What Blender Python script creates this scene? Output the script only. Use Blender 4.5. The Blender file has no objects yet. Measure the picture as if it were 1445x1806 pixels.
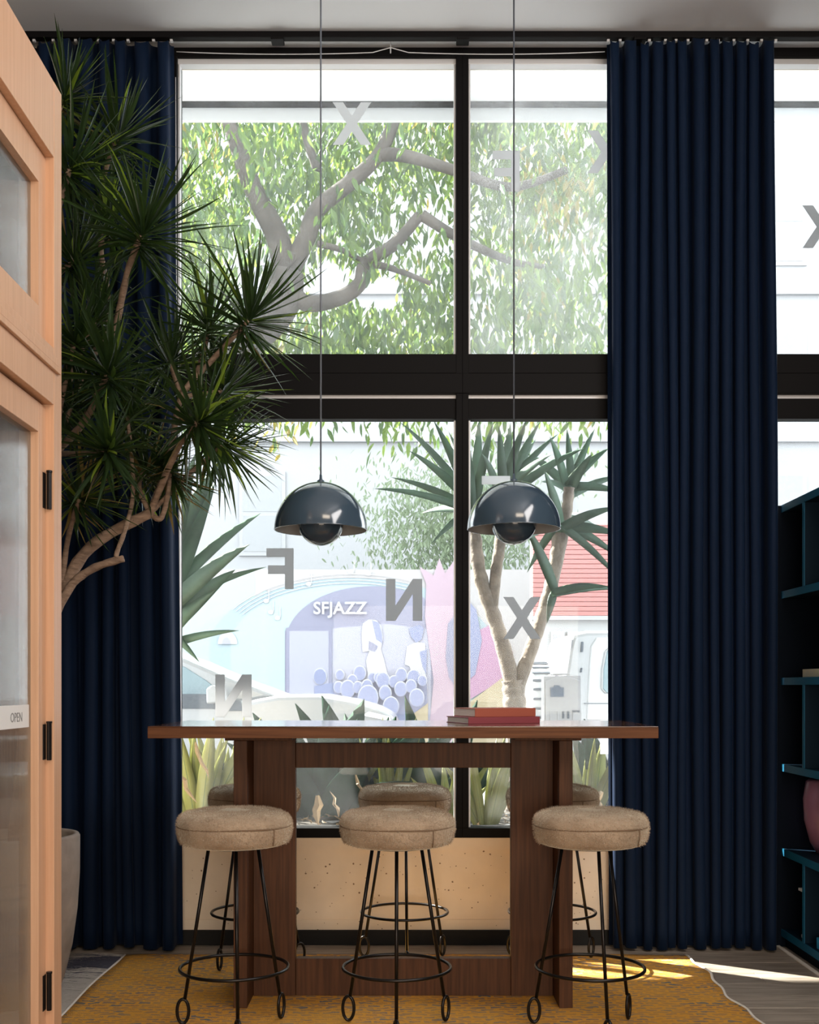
import bpy, math, random
from mathutils import Vector, Matrix, noise

S = bpy.context.scene
COL = S.collection
PI = math.pi
# ------------------------------------------------------------------ camera
cd = bpy.data.cameras.new('camera')
cam = bpy.data.objects.new('camera', cd)
COL.objects.link(cam)
CH = 1.235
cam.location = (0, 0, CH)
cam.rotation_euler = (PI/2, 0, 0)
cd.sensor_fit = 'HORIZONTAL'
cd.sensor_width = 36
cd.lens = 2000/1445*36
cd.shift_x = 7.5/1445
cd.shift_y = 309/1445
cd.clip_start = 0.05
cd.clip_end = 200
S.camera = cam
# ------------------------------------------------------------------ world, sun, fill lamps, exposure
w = bpy.data.worlds.new('world')
S.world = w
w.use_nodes = True
wn = w.node_tree.nodes
bg = wn['Background']
bg.inputs['Color'].default_value = (0.90, 0.95, 1.0, 1)
bg.inputs['Strength'].default_value = 6.3
def lamp(name, kind, energy, color, loc=(0, 0, 0), direction=(0, 0, -1), **kw):
    ld = bpy.data.lights.new(name, kind)
    ld.energy = energy
    ld.color = color
    for k, v in kw.items():
        setattr(ld, k, v)
    o = bpy.data.objects.new(name, ld)
    COL.objects.link(o)
    o.location = loc
    o.rotation_euler = Vector(direction).to_track_quat('-Z', 'Y').to_euler()
    return o
lamp('sun', 'SUN', 38, (1.0, 0.94, 0.84), direction=(1.6, -1, -1.66), angle=0.012)
lamp('ceiling_fill', 'AREA', 60, (1.0, 0.84, 0.66), (1.2, 0.0, 4.2), (-0.1, 0.75, -0.8), shape='RECTANGLE', size=1.6, size_y=1.2)  # added warm fill under the ceiling, no fitting behind it
lamp('rear_fill', 'AREA', 155, (1.0, 0.84, 0.68), (0.6, -2.42, 1.2), (0, 1, 0), shape='RECTANGLE', size=2.9, size_y=2.0)  # added fill from behind the camera, the wall there has no window
lamp('side_fill', 'AREA', 140, (1.0, 0.95, 0.92), (2.12, 2.2, 3.2), (-1, 0.15, -0.25), shape='RECTANGLE', size=2.2, size_y=1.7)  # added fill from the right, the wall there has no window
S.view_settings.view_transform = 'Standard'
S.view_settings.look = 'None'
S.view_settings.gamma = 1
S.view_settings.use_curve_mapping = False
S.view_settings.exposure = 0.0
S.cycles.use_denoising = True
S.cycles.max_bounces = 10
S.cycles.transparent_max_bounces = 16
S.cycles.sample_clamp_indirect = 6
# ------------------------------------------------------------------ helpers
class MB:
    def __init__(s):
        s.v = []; s.f = []; s.m = []
    def add(s, vs, fs, mi=0):
        n = len(s.v)
        s.v += [tuple(x) for x in vs]
        s.f += [tuple(i+n for i in f) for f in fs]
        s.m += [mi]*len(fs)
        return s
    def box(s, x0, x1, y0, y1, z0, z1, mi=0):
        vs = [(x, y, z) for z in (z0, z1) for y in (y0, y1) for x in (x0, x1)]
        return s.add(vs, [(0, 2, 3, 1), (4, 5, 7, 6), (0, 1, 5, 4), (2, 6, 7, 3), (0, 4, 6, 2), (1, 3, 7, 5)], mi)
    def tube(s, pts, r, n=8, caps=True, closed=False, mi=0):
        pts = [Vector(p) for p in pts]
        if not hasattr(r, '__len__'): r = [r]*len(pts)
        N = len(pts); vs = []; fs = []
        up = None
        for i, p in enumerate(pts):
            if closed: t = pts[(i+1) % N]-pts[i-1]
            else: t = pts[min(i+1, N-1)]-pts[max(i-1, 0)]
            t.normalize()
            if up is None:
                up = Vector((0, 0, 1)) if abs(t.z) < 0.9 else Vector((1, 0, 0))
            a = up - t*up.dot(t); a.normalize(); up = a
            b = t.cross(a)
            for k in range(n):
                an = 2*PI*k/n
                vs.append(p+(a*math.cos(an)+b*math.sin(an))*r[i])
        R = N if closed else N-1
        for i in range(R):
            j = (i+1) % N
            for k in range(n):
                l = (k+1) % n
                fs.append((i*n+k, j*n+k, j*n+l, i*n+l))
        if caps and not closed:
            fs.append(tuple(range(n))); fs.append(tuple((N-1)*n+k for k in reversed(range(n))))
        return s.add(vs, fs, mi)
    def lathe(s, prof, n=32, c=(0, 0, 0), mi=0, fn=None):
        vs = []; fs = []
        for (r, z) in prof:
            for k in range(n):
                a = 2*PI*k/n
                rr, zz = (r, z) if fn is None else fn(r, z, a)
                vs.append((c[0]+rr*math.cos(a), c[1]+rr*math.sin(a), c[2]+zz))
        for i in range(len(prof)-1):
            for k in range(n):
                l = (k+1) % n
                fs.append((i*n+k, i*n+l, (i+1)*n+l, (i+1)*n+k))
        return s.add(vs, fs, mi)
    def prism(s, poly, a0, a1, axis='y', mi=0):
        # polygon in the plane across axis, extruded a0..a1
        def P(u, v, a):
            return (u, a, v) if axis == 'y' else ((a, u, v) if axis == 'x' else (u, v, a))
        n = len(poly)
        vs = [P(u, v, a0) for u, v in poly]+[P(u, v, a1) for u, v in poly]
        fs = [tuple(range(n)), tuple(reversed(range(n, 2*n)))]
        fs += [(i, i+n, (i+1) % n+n, (i+1) % n) for i in range(n)]
        return s.add(vs, fs, mi)
    def strap(s, pts, widths, side, th=0.2, mi=0, keel=True):
        # leaf: cross-section of four points (edges, keel, face)
        pts = [Vector(p) for p in pts]; vs = []; fs = []; N = len(pts)
        side = Vector(side).normalized()
        for i, p in enumerate(pts):
            t = (pts[min(i+1, N-1)]-pts[max(i-1, 0)]).normalized()
            sd = side-t*side.dot(t)
            if sd.length < 1e-4: sd = t.orthogonal()
            sd.normalize(); nn = sd.cross(t)
            wd = widths[i]/2
            vs += [p-sd*wd+nn*wd*0.35, p-nn*wd*th*1.4, p+sd*wd+nn*wd*0.35, p+nn*wd*0.05+nn*wd*th*0.2]
        for i in range(N-1):
            for k in range(4):
                l = (k+1) % 4
                fs.append((i*4+k, i*4+l, i*4+4+l, i*4+4+k))
        return s.add(vs, fs, mi)
    def ribbon(s, pts, widths, side, mi=0, v=0.3):
        pts = [Vector(p) for p in pts]; vs = []; fs = []; N = len(pts)
        side = Vector(side).normalized()
        for i, p in enumerate(pts):
            t = (pts[min(i+1, N-1)]-pts[max(i-1, 0)]).normalized()
            sd = side-t*side.dot(t)
            if sd.length < 1e-4: sd = t.orthogonal()
            sd.normalize(); nn = sd.cross(t); wd = widths[i]/2
            vs += [p-sd*wd+nn*wd*v, p, p+sd*wd+nn*wd*v]
        for i in range(N-1):
            for k in range(2):
                fs.append((i*3+k, i*3+k+1, i*3+4+k, i*3+3+k))
        return s.add(vs, fs, mi)
    def mesh(s, name, mats, smooth=False, bevel=0):
        me = bpy.data.meshes.new(name)
        me.from_pydata(s.v, [], s.f)
        if not isinstance(mats, (list, tuple)): mats = [mats]
        for m in mats: me.materials.append(m)
        if len(mats) > 1: me.polygons.foreach_set('material_index', s.m)
        if smooth: me.polygons.foreach_set('use_smooth', [True]*len(me.polygons))
        me.update()
        return me
    def obj(s, name, mats, parent=None, smooth=False, bevel=0, auto=False, seg=2):
        me = s.mesh(name, mats, smooth)
        return link(name, me, parent, bevel, auto, seg)
def link(name, me, parent=None, bevel=0, auto=False, seg=2):
    o = bpy.data.objects.new(name, me)
    COL.objects.link(o)
    if parent: o.parent = parent
    if bevel:
        b = o.modifiers.new('bevel', 'BEVEL'); b.width = bevel; b.segments = seg; b.limit_method = 'ANGLE'; b.angle_limit = 0.7
    return o
def tag(o, label=None, cat=None, group=None, kind=None):
    if label: o['label'] = label
    if cat: o['category'] = cat
    if group: o['group'] = group
    if kind: o['kind'] = kind
    return o
def empty(name, loc=(0, 0, 0), rz=0, **kw):
    o = bpy.data.objects.new(name, None)
    o.empty_display_size = 0.05
    COL.objects.link(o)
    o.location = loc; o.rotation_euler = (0, 0, rz)
    return tag(o, **kw)
def struct(o): o['kind'] = 'structure'; return o
def copy_tree(o, parent=None):
    c = o.copy(); COL.objects.link(c); c.parent = parent
    for ch in KIDS.get(o.name, [x for x in o.children]): copy_tree(ch, c)
    return c
KIDS = {}
def at(x, y, d):       # a point seen at photograph pixel x, y and distance d
    return Vector(((x-715)/2000*d, d, CH+(1212-y)/2000*d))
rnd = random.Random(5)
def U(a, b): return rnd.uniform(a, b)
# ------------------------------------------------------------------ materials
MATS = {}
def mat(name, col, rough=0.5, metal=0, bump=0, bscale=40, var=0, vscale=5, stretch=(1, 1, 1), col2=None, sheen=0, coat=0, spec=None, transl=0, rand=0, coord='Object', trcol=None, detail=4):
    m = bpy.data.materials.new(name); m.use_nodes = True
    nt = m.node_tree; N = nt.nodes; L = nt.links
    p = N['Principled BSDF']
    p.inputs['Base Color'].default_value = (*col, 1)
    p.inputs['Roughness'].default_value = rough
    p.inputs['Metallic'].default_value = metal
    if spec is not None: p.inputs['Specular IOR Level'].default_value = spec
    if sheen: p.inputs['Sheen Weight'].default_value = sheen; p.inputs['Sheen Roughness'].default_value = 0.4; p.inputs['Sheen Tint'].default_value = (*[min(1, c*3+0.1) for c in col], 1)
    if coat: p.inputs['Coat Weight'].default_value = coat; p.inputs['Coat Roughness'].default_value = 0.15
    tc = N.new('ShaderNodeTexCoord'); mp = N.new('ShaderNodeMapping'); mp.inputs['Scale'].default_value = stretch
    L.new(tc.outputs[coord], mp.inputs['Vector'])
    colout = None
    if var or col2:
        nz = N.new('ShaderNodeTexNoise'); nz.inputs['Scale'].default_value = vscale; nz.inputs['Detail'].default_value = detail
        L.new(mp.outputs[0], nz.inputs['Vector'])
        rp = N.new('ShaderNodeValToRGB')
        c2 = col2 if col2 else tuple(c*(1-var) for c in col)
        c1 = col if col2 else tuple(min(1, c*(1+var)) for c in col)
        rp.color_ramp.elements[0].color = (*c2, 1); rp.color_ramp.elements[0].position = 0.35
        rp.color_ramp.elements[1].color = (*c1, 1); rp.color_ramp.elements[1].position = 0.65
        L.new(nz.outputs['Fac'], rp.inputs['Fac']); colout = rp.outputs['Color']
    if rand:
        oi = N.new('ShaderNodeObjectInfo'); hs = N.new('ShaderNodeHueSaturation')
        mr = N.new('ShaderNodeMapRange'); mr.inputs['To Min'].default_value = 1-rand; mr.inputs['To Max'].default_value = 1+rand
        L.new(oi.outputs['Random'], mr.inputs['Value']); L.new(mr.outputs[0], hs.inputs['Value'])
        if colout: L.new(colout, hs.inputs['Color'])
        else: hs.inputs['Color'].default_value = (*col, 1)
        colout = hs.outputs['Color']
    if colout: L.new(colout, p.inputs['Base Color'])
    if bump:
        bn = N.new('ShaderNodeTexNoise'); bn.inputs['Scale'].default_value = bscale; bn.inputs['Detail'].default_value = 5
        L.new(mp.outputs[0], bn.inputs['Vector'])
        b = N.new('ShaderNodeBump'); b.inputs['Strength'].default_value = bump; b.inputs['Distance'].default_value = 0.01
        L.new(bn.outputs['Fac'], b.inputs['Height']); L.new(b.outputs[0], p.inputs['Normal'])
    if transl:
        tr = N.new('ShaderNodeBsdfTranslucent'); tr.inputs['Color'].default_value = (*(trcol or col), 1)
        mx = N.new('ShaderNodeMixShader'); mx.inputs[0].default_value = transl
        out = N['Material Output']
        L.new(p.outputs[0], mx.inputs[1]); L.new(tr.outputs[0], mx.inputs[2]); L.new(mx.outputs[0], out.inputs['Surface'])
    MATS[name] = m
    return m
def glassmat(name, haze=0.1, dscale=3, tint=(0.96, 0.98, 0.98), refl=0.008, wave=0, dcol=(0.9, 0.92, 0.95)):
    m = bpy.data.materials.new(name); m.use_nodes = True
    nt = m.node_tree; N = nt.nodes; L = nt.links; N.remove(N['Principled BSDF']); out = N['Material Output']
    t = N.new('ShaderNodeBsdfTransparent'); t.inputs[0].default_value = (*tint, 1)
    g = N.new('ShaderNodeBsdfGlossy'); g.inputs['Roughness'].default_value = 0.02
    lw = N.new('ShaderNodeLayerWeight'); lw.inputs[0].default_value = 0.5
    pw = N.new('ShaderNodeMath'); pw.operation = 'POWER'; pw.inputs[1].default_value = 5; L.new(lw.outputs['Facing'], pw.inputs[0])
    fr = N.new('ShaderNodeMapRange'); fr.inputs['To Min'].default_value = refl; fr.inputs['To Max'].default_value = 1.0; L.new(pw.outputs[0], fr.inputs['Value'])
    mx = N.new('ShaderNodeMixShader'); L.new(fr.outputs[0], mx.inputs[0]); L.new(t.outputs[0], mx.inputs[1]); L.new(g.outputs[0], mx.inputs[2])
    tc = N.new('ShaderNodeTexCoord')
    if wave:
        wv = N.new('ShaderNodeTexWave'); wv.bands_direction = 'Y'; wv.inputs['Scale'].default_value = wave
        L.new(tc.outputs['Object'], wv.inputs['Vector'])
        b = N.new('ShaderNodeBump'); b.inputs['Strength'].default_value = 0.25; b.inputs['Distance'].default_value = 0.002
        L.new(wv.outputs['Fac'], b.inputs['Height']); L.new(b.outputs[0], g.inputs['Normal'])
    last = mx
    if haze:  # noisy pale veil, puts the haze over the view into the glass
        tr = N.new('ShaderNodeBsdfTranslucent'); tr.inputs[0].default_value = (*dcol, 1)
        df = N.new('ShaderNodeBsdfDiffuse'); df.inputs[0].default_value = (*dcol, 1)
        md = N.new('ShaderNodeMixShader'); md.inputs[0].default_value = 0.25
        L.new(tr.outputs[0], md.inputs[1]); L.new(df.outputs[0], md.inputs[2])
        nz = N.new('ShaderNodeTexNoise'); nz.inputs['Scale'].default_value = dscale; nz.inputs['Detail'].default_value = 8; nz.inputs['Distortion'].default_value = 1.2
        L.new(tc.outputs['Object'], nz.inputs['Vector'])
        mr = N.new('ShaderNodeMapRange'); mr.inputs['From Min'].default_value = 0.3; mr.inputs['From Max'].default_value = 0.75
        mr.inputs['To Min'].default_value = haze*0.6; mr.inputs['To Max'].default_value = min(1, haze*1.6)
        L.new(nz.outputs['Fac'], mr.inputs['Value'])
        m2 = N.new('ShaderNodeMixShader'); L.new(mr.outputs[0], m2.inputs[0]); L.new(mx.outputs[0], m2.inputs[1]); L.new(md.outputs[0], m2.inputs[2])
        last = m2
    L.new(last.outputs[0], out.inputs['Surface'])
    return m
M_wood = mat('walnut_wood', (0.12, 0.047, 0.02), 0.3, col2=(0.07, 0.028, 0.012), vscale=6, stretch=(0.6, 14, 14), bump=0.04, bscale=30, coat=0.1, spec=0.35)
M_edge = mat('walnut_edge', (0.16, 0.062, 0.025), 0.55, spec=0.2, col2=(0.10, 0.038, 0.016), vscale=6, stretch=(0.6, 14, 14))
M_woodv = mat('walnut_wood_upright', (0.10, 0.040, 0.017), 0.55, spec=0.25, col2=(0.06, 0.024, 0.011), vscale=6, stretch=(14, 14, 0.6), bump=0.04, bscale=30)
M_fir = mat('oiled_fir', (0.62, 0.37, 0.23), 0.42, col2=(0.56, 0.325, 0.195), vscale=5, stretch=(20, 14, 0.5), bump=0.02, bscale=30)
M_bronze = mat('dark_bronze', (0.006, 0.0055, 0.006), 0.6, spec=0.12)
M_alu = mat('pale_aluminium', (0.80, 0.80, 0.82), 0.4, metal=0.15)
M_ceil = mat('ceiling_paint', (0.78, 0.79, 0.82), 0.5, bump=0.05, bscale=8)
M_conc = mat('cream_concrete', (0.94, 0.81, 0.65), 0.8, var=0.04, vscale=6, bump=0.25, bscale=14)
M_hole = mat('bug_hole_shadow', (0.30, 0.2, 0.12), 0.9)
M_dark = mat('dark_wall_paint', (0.02, 0.025, 0.04), 0.8)
M_base = mat('black_baseboard', (0.018, 0.018, 0.018), 0.7, spec=.2)
M_floorb = mat('floor_base', (0.12, 0.10, 0.09), 0.7)
M_plank = mat('grey_oak_plank', (0.42, 0.36, 0.30), 0.38, col2=(0.25, 0.205, 0.165), vscale=3, stretch=(1.5, 14, 14), bump=0.1, bscale=20, rand=0.2)
M_velvet = mat('navy_velvet', (0.0022, 0.0115, 0.037), 0.75, spec=0.2, sheen=0.16, bump=0.05, bscale=200, transl=0.07, trcol=(0.01, 0.12, 0.36))
M_teal = mat('teal_lacquer', (0.006, 0.085, 0.16), 0.5, spec=0.25)
M_navy = mat('navy_lacquer', (0.001, 0.004, 0.010), 0.7, spec=0.1)
M_iron = mat('black_iron', (0.02, 0.018, 0.018), 0.3, metal=0.7)
M_fur = mat('sheepskin', (0.46, 0.35, 0.25), 0.95, sheen=0.9, bump=0.6, bscale=70, col2=(0.33, 0.24, 0.165), vscale=12)
M_seam = mat('brown_seam', (0.20, 0.13, 0.08), 0.9)
M_pend = mat('grey_enamel', (0.05, 0.08, 0.115), 0.12, coat=0.8)
M_pendin = mat('grey_enamel_inside', (0.42, 0.42, 0.41), 0.4)
M_cord = mat('grey_cord', (0.16, 0.18, 0.22), 0.5)
M_pot = mat('grey_concrete_pot', (0.36, 0.30, 0.26), 0.85, col2=(0.24, 0.20, 0.175), vscale=7, bump=0.35, bscale=22)
M_soil = mat('soil', (0.035, 0.028, 0.02), 0.95, bump=1, bscale=30)
M_moss = mat('moss', (0.12, 0.18, 0.02), 0.95, bump=1, bscale=60)
M_bark = mat('dracaena_bark', (0.34, 0.23, 0.16), 0.85, col2=(0.20, 0.13, 0.09), vscale=18, stretch=(1, 1, 3), bump=0.6, bscale=60)
M_leafd = mat('dracaena_leaf', (0.022, 0.045, 0.018), 0.27, var=0.4, vscale=4, transl=0.22, trcol=(0.12, 0.21, 0.03), rand=0.3)
M_leafl = mat('dracaena_leaf_lime', (0.20, 0.30, 0.035), 0.35, transl=0.4, trcol=(0.4, 0.55, 0.05), rand=0.3)
M_leafo = mat('dracaena_leaf_dry', (0.28, 0.19, 0.05), 0.6, transl=0.3, rand=0.2)
M_bookr = mat('rust_red_cloth', (0.36, 0.085, 0.05), 0.6)
M_bookm = mat('maroon_cloth', (0.26, 0.045, 0.06), 0.6)
M_page = mat('book_pages', (0.72, 0.64, 0.58), 0.9, bump=0.4, bscale=300, stretch=(0.02, 0.02, 1))
M_letter = mat('grey_vinyl', (0.4, 0.4, 0.41), 0.6, transl=0.8, trcol=(0.52, 0.52, 0.53))
M_letterl = mat('white_vinyl', (0.7, 0.7, 0.7), 0.5, transl=0.85, trcol=(0.70, 0.70, 0.71))
M_white = mat('white_plaster', (0.86, 0.86, 0.86), 0.8)
M_offwh = mat('soffit_grey', (0.55, 0.56, 0.57), 0.8)
M_selv = mat('white_selvedge', (0.75, 0.70, 0.64), 0.95, bump=0.5, bscale=100)
M_fringe = mat('fringe_yarn', (0.62, 0.58, 0.55), 0.95)
M_fringed = mat('fringe_yarn_dark', (0.10, 0.10, 0.14), 0.95)
# rug
def rugmat():
    m = bpy.data.materials.new('ochre_woven_rug'); m.use_nodes = True
    N = m.node_tree.nodes; L = m.node_tree.links; p = N['Principled BSDF']; p.inputs['Roughness'].default_value = 0.95
    tc = N.new('ShaderNodeTexCoord'); nz = N.new('ShaderNodeTexNoise'); nz.inputs['Scale'].default_value = 14; nz.inputs['Detail'].default_value = 3
    L.new(tc.outputs['Object'], nz.inputs['Vector'])
    sc = N.new('ShaderNodeVectorMath'); sc.operation = 'MULTIPLY'; sc.inputs[1].default_value = (0.06, 0.075, 0)
    L.new(nz.outputs['Color'], sc.inputs[0])
    ad = N.new('ShaderNodeVectorMath'); ad.operation = 'ADD'; L.new(tc.outputs['Object'], ad.inputs[0]); L.new(sc.outputs[0], ad.inputs[1])
    br = N.new('ShaderNodeTexBrick'); br.offset = 0.5
    br.inputs['Scale'].default_value = 1; br.inputs['Brick Width'].default_value = 0.062; br.inputs['Row Height'].default_value = 0.030
    br.inputs['Mortar Size'].default_value = 0.0095; br.inputs['Mortar Smooth'].default_value = 0.5
    br.inputs['Color1'].default_value = (0.10, 0.13, 0.17, 1); br.inputs['Color2'].default_value = (0.50, 0.22, 0.035, 1); br.inputs['Mortar'].default_value = (0.66, 0.31, 0.035, 1)
    br.inputs['Bias'].default_value = -0.05
    L.new(ad.outputs[0], br.inputs['Vector'])
    n2 = N.new('ShaderNodeTexNoise'); n2.inputs['Scale'].default_value = 3.5; n2.inputs['Detail'].default_value = 6; L.new(tc.outputs['Object'], n2.inputs['Vector'])
    r2 = N.new('ShaderNodeMapRange'); r2.inputs['From Min'].default_value = 0.4; r2.inputs['From Max'].default_value = 0.62; L.new(n2.outputs['Fac'], r2.inputs['Value'])
    mx = N.new('ShaderNodeMix'); mx.data_type = 'RGBA'; L.new(r2.outputs[0], mx.inputs['Factor'])
    mx2 = N.new('ShaderNodeMix'); mx2.data_type = 'RGBA'; mx2.inputs['Factor'].default_value = 0.55
    L.new(br.outputs['Color'], mx2.inputs['A']); mx2.inputs['B'].default_value = (0.66, 0.33, 0.04, 1)
    L.new(br.outputs['Color'], mx.inputs['A']); L.new(mx2.outputs['Result'], mx.inputs['B'])
    L.new(mx.outputs['Result'], p.inputs['Base Color'])
    b = N.new('ShaderNodeBump'); b.inputs['Strength'].default_value = 0.8; b.inputs['Distance'].default_value = 0.006
    n3 = N.new('ShaderNodeTexNoise'); n3.inputs['Scale'].default_value = 160; L.new(tc.outputs['Object'], n3.inputs['Vector'])
    L.new(n3.outputs['Fac'], b.inputs['Height']); L.new(b.outputs[0], p.inputs['Normal'])
    return m
M_rug = rugmat()
G_win = glassmat('haze_window_glass', 0.055, 2.5)  # haze over the outdoor view mixed into the pane
G_low = glassmat('faint_haze_window_glass', 0.018, 2.5)  # only a faint veil of haze in the lower panes
G_win2 = glassmat('pale_haze_window_glass', 0.17, 3.0)  # stronger veil, reflection haze put into the pane colour
G_door = glassmat('reeded_glass', 0.10, 2.0, refl=0.28, wave=60, tint=(0.8, 0.88, 0.88))
# ------------------------------------------------------------------ room shell
YW = 5.45; YO = 5.58; CZ = 4.31; XL = -2.6; XR = 2.14; YB = -2.5
fl = struct(MB().box(XL-0.15, XR+0.15, YB, YW, -0.12, -0.012).obj('floor', M_floorb))
row = 0
y = YW-0.004
while y > 2.6:
    x = XL + 0.01 - [0.0, 0.9, 0.45, 1.3][row % 4]
    while x < XR:
        x1 = min(x+1.8, XR)
        if x1 > XL+0.05:
            MB().box(max(x, XL)+0.001, x1-0.001, y-0.178, y, -0.012, -0.0005 + 0.0004*(row % 2)).obj('plank', M_plank, fl, bevel=0.001, seg=1)
        x += 1.8
    y -= 0.18; row += 1
struct(MB().box(XL-0.15, XR+0.15, YB, YO, CZ, CZ+0.15).obj('ceiling', M_ceil))
struct(MB().box(XL-0.15, XL, YB, YO, -0.1, CZ).obj('wall_left', M_dark))
struct(MB().box(XR, XR+0.15, YB, YO, -0.1, CZ).obj('wall_right', M_dark))
bw = MB().box(XL-0.15, XR+0.15, YB-0.12, YB, -0.1, CZ)
struct(bw.obj('wall_front', M_conc))
# window wall with sill, bands and the groove of the cast concrete
wx0, wx1 = -1.125, XR
wb = MB()
wb.box(XL, wx0, YW, YO, -0.1, CZ)
wb.box(wx0, wx1, YW, YO, 0.126, 0.452)
wb.box(wx0, wx1, YW+0.006, YO, 0.118, 0.126)
wb.box(wx0, wx1, YW, YO, -0.1, 0.118)
wb.box(wx0, wx1, YW-0.008, YO, 0.452, 0.512)
wb.box(wx0, wx1, YW+0.01, YO, 4.27, CZ)
wall = struct(wb.obj('wall_back', M_conc))
hb = MB()
hr = random.Random(11)
for i in range(170):
    hx, hz = hr.uniform(-1.05, 0.95), hr.uniform(0.13, 0.45) if i % 5 else hr.uniform(0.0, 0.11)
    r = hr.choice([0.002, 0.002, 0.0025, 0.003, 0.0045])
    pts = [(hx+r*math.cos(a)*hr.uniform(.7, 1.3), hz+r*math.sin(a)*hr.uniform(.7, 1.2)) for a in [k*PI/3 for k in range(6)]]
    hb.prism(pts, YW-0.0006, YW+0.003)
o = hb.obj('air_hole', M_hole, wall); o['kind'] = 'stuff'
struct(MB().box(XL, XR, YW-0.022, YW-0.001, 0.0, 0.07).obj('baseboard_back', M_base, bevel=0.003))
# header of the window wall
# ------------------------------------------------------------------ windows
def window(idx, x0, x1, seg_glass):
    e = struct(empty('window_%d' % idx, ((x0+x1)/2, YW, 0.51)))
    cx = (x0+x1)/2
    def P(mb, name, m, bevel=0.002, lab=None):
        for i, v in enumerate(mb.v): mb.v[i] = (v[0]-cx, v[1]-YW, v[2]-0.51)
        o = mb.obj(name, m, e, bevel=bevel)
        if lab: o['label'] = lab
        return o
    P(MB().box(x0, x1, YW-0.004, YO-0.02, 4.262, 4.308), 'head', M_bronze)
    P(MB().box(x0, x1, YW+0.012, YW+0.06, 4.236, 4.262), 'head_trim', M_alu)
    P(MB().box(x0, x1, YW-0.01, YO-0.01, 2.742, 2.834), 'transom', M_bronze)
    P(MB().box(x0, x1, YW-0.018, YO-0.01, 2.644, 2.7395), 'transom', M_bronze)
    P(MB().box(x0, x1, YW+0.016, YW+0.05, 2.624, 2.644), 'transom_trim', M_alu)
    P(MB().box(x0, x1, YW+0.004, YW+0.07, 2.526, 2.624), 'blind_box', M_bronze)
    P(MB().box(x0, x1, YW-0.012, YO-0.01, 0.5125, 0.559), 'sill_frame', M_bronze)
    P(MB().box(x0, x0+0.03, YW-0.012, YO-0.01, 0.559, 4.262), 'jamb', M_bronze)
    P(MB().box(x1-0.03, x1, YW-0.012, YO-0.01, 0.559, 4.262), 'jamb', M_bronze)
    P(MB().box(x0+0.031, x0+0.04, YW+0.012, YW+0.045, 0.56, 2.52).box(x0+0.031, x0+0.04, YW+0.012, YW+0.045, 2.836, 4.235), 'glazing_bead', M_alu)
    P(MB().box(x1-0.04, x1-0.031, YW+0.012, YW+0.045, 0.56, 2.52).box(x1-0.04, x1-0.031, YW+0.012, YW+0.045, 2.836, 4.235), 'glazing_bead', M_alu)
    gl, gu = seg_glass
    P(MB().box(x0+0.02, x1-0.02, YW+0.058, YW+0.062, 0.545, 2.64), 'pane', gl, 0)
    P(MB().box(x0+0.02, x1-0.02, YW+0.058, YW+0.062, 2.82, 4.27), 'pane', gu, 0)
    return e, cx
W1 = window(1, -1.125, 0.274, (G_low, G_win))
W2 = window(2, 0.274, 1.36, (G_low, G_win2))
W3 = window(3, 1.36, XR, (G_win, G_win))
# vinyl letters on the glass (read reversed from inside)
def letter(W, ch, px, py, pw, ph, m, lab, rev=True):
    e, cx = W
    hw, hh = 0.5, 0.5
    if ch == 'X':
        a, b = 0.27, 0.13
        poly = [[(-.5, .5), (-.5+a, .5), (0, b+.06), (.5-a, .5), (.5, .5), (b*1.02, 0), (.5, -.5), (.5-a, -.5), (0, -b-.06), (-.5+a, -.5), (-.5, -.5), (-b*1.02, 0)]]
    elif ch == 'F':
        poly = [[(-.5, .5), (.5, .5), (.5, -.5), (.18, -.5), (.18, -.13), (-.44, -.13), (-.44, .08), (.18, .08), (.18, .29), (-.5, .29)]]
    elif ch == 'N':
        poly = [[(-.5, .5), (-.5, -.5), (-.24, -.5), (.24, .16), (.24, -.5), (.5, -.5), (.5, .5), (.24, .5), (-.24, -.16), (-.24, .5)]]
        poly = [[(-u, v) for u, v in reversed([(-.5, .5), (-.5, -.5), (-.24, -.5), (-.24, .14), (.24, -.5), (.5, -.5), (.5, .5), (.24, .5), (.24, -.14), (-.24, .5)])]]
    else:
        poly = [[(-.5, .5), (.5, .5), (.5, -.5), (-.5, -.5)]]
    mb = MB()
    for k, p in enumerate(poly):
        pts = []
        for u, v in p:
            q = at(px+u*pw, py-v*ph, YW+0.057)
            pts.append((q.x-cx, q.z-0.51))
        mb.prism(pts, 0.0555-0.0001*k, 0.0575)
    o = mb.obj('vinyl_letter', m, e)
    o['label'] = lab
letter(W1, 'X', 621, 218, 68, 75, M_letterl, 'pale grey letter X high on the glass')
letter(W1, 'F', 494, 1003, 48, 72, M_letter, 'reversed grey letter F')
letter(W1, 'N', 713, 1058, 64, 74, M_letter, 'reversed grey letter N beside the wall lettering')
letter(W1, 'N', 412, 1227, 64, 75, M_letter, 'reversed grey letter N low on the glass')
letter(W2, 'F', 893, 302, 48, 72, M_letterl, 'reversed white letter F')
letter(W2, 'X', 1070, 268, 66, 75, M_letterl, 'pale letter X half behind the curtain')
letter(W2, 'X', 921, 1090, 66, 74, M_letter, 'grey letter X in front of the aloe')
letter(W2, 'I', 875, 847, 50, 15, M_letterl, 'white bar of a vinyl letter')
letter(W2, 'I', 1068, 1300, 18, 60, M_letterl, 'white upright of a vinyl letter')
letter(W3, 'X', 1450, 400, 68, 75, M_letter, 'grey letter X at the picture edge')
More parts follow.
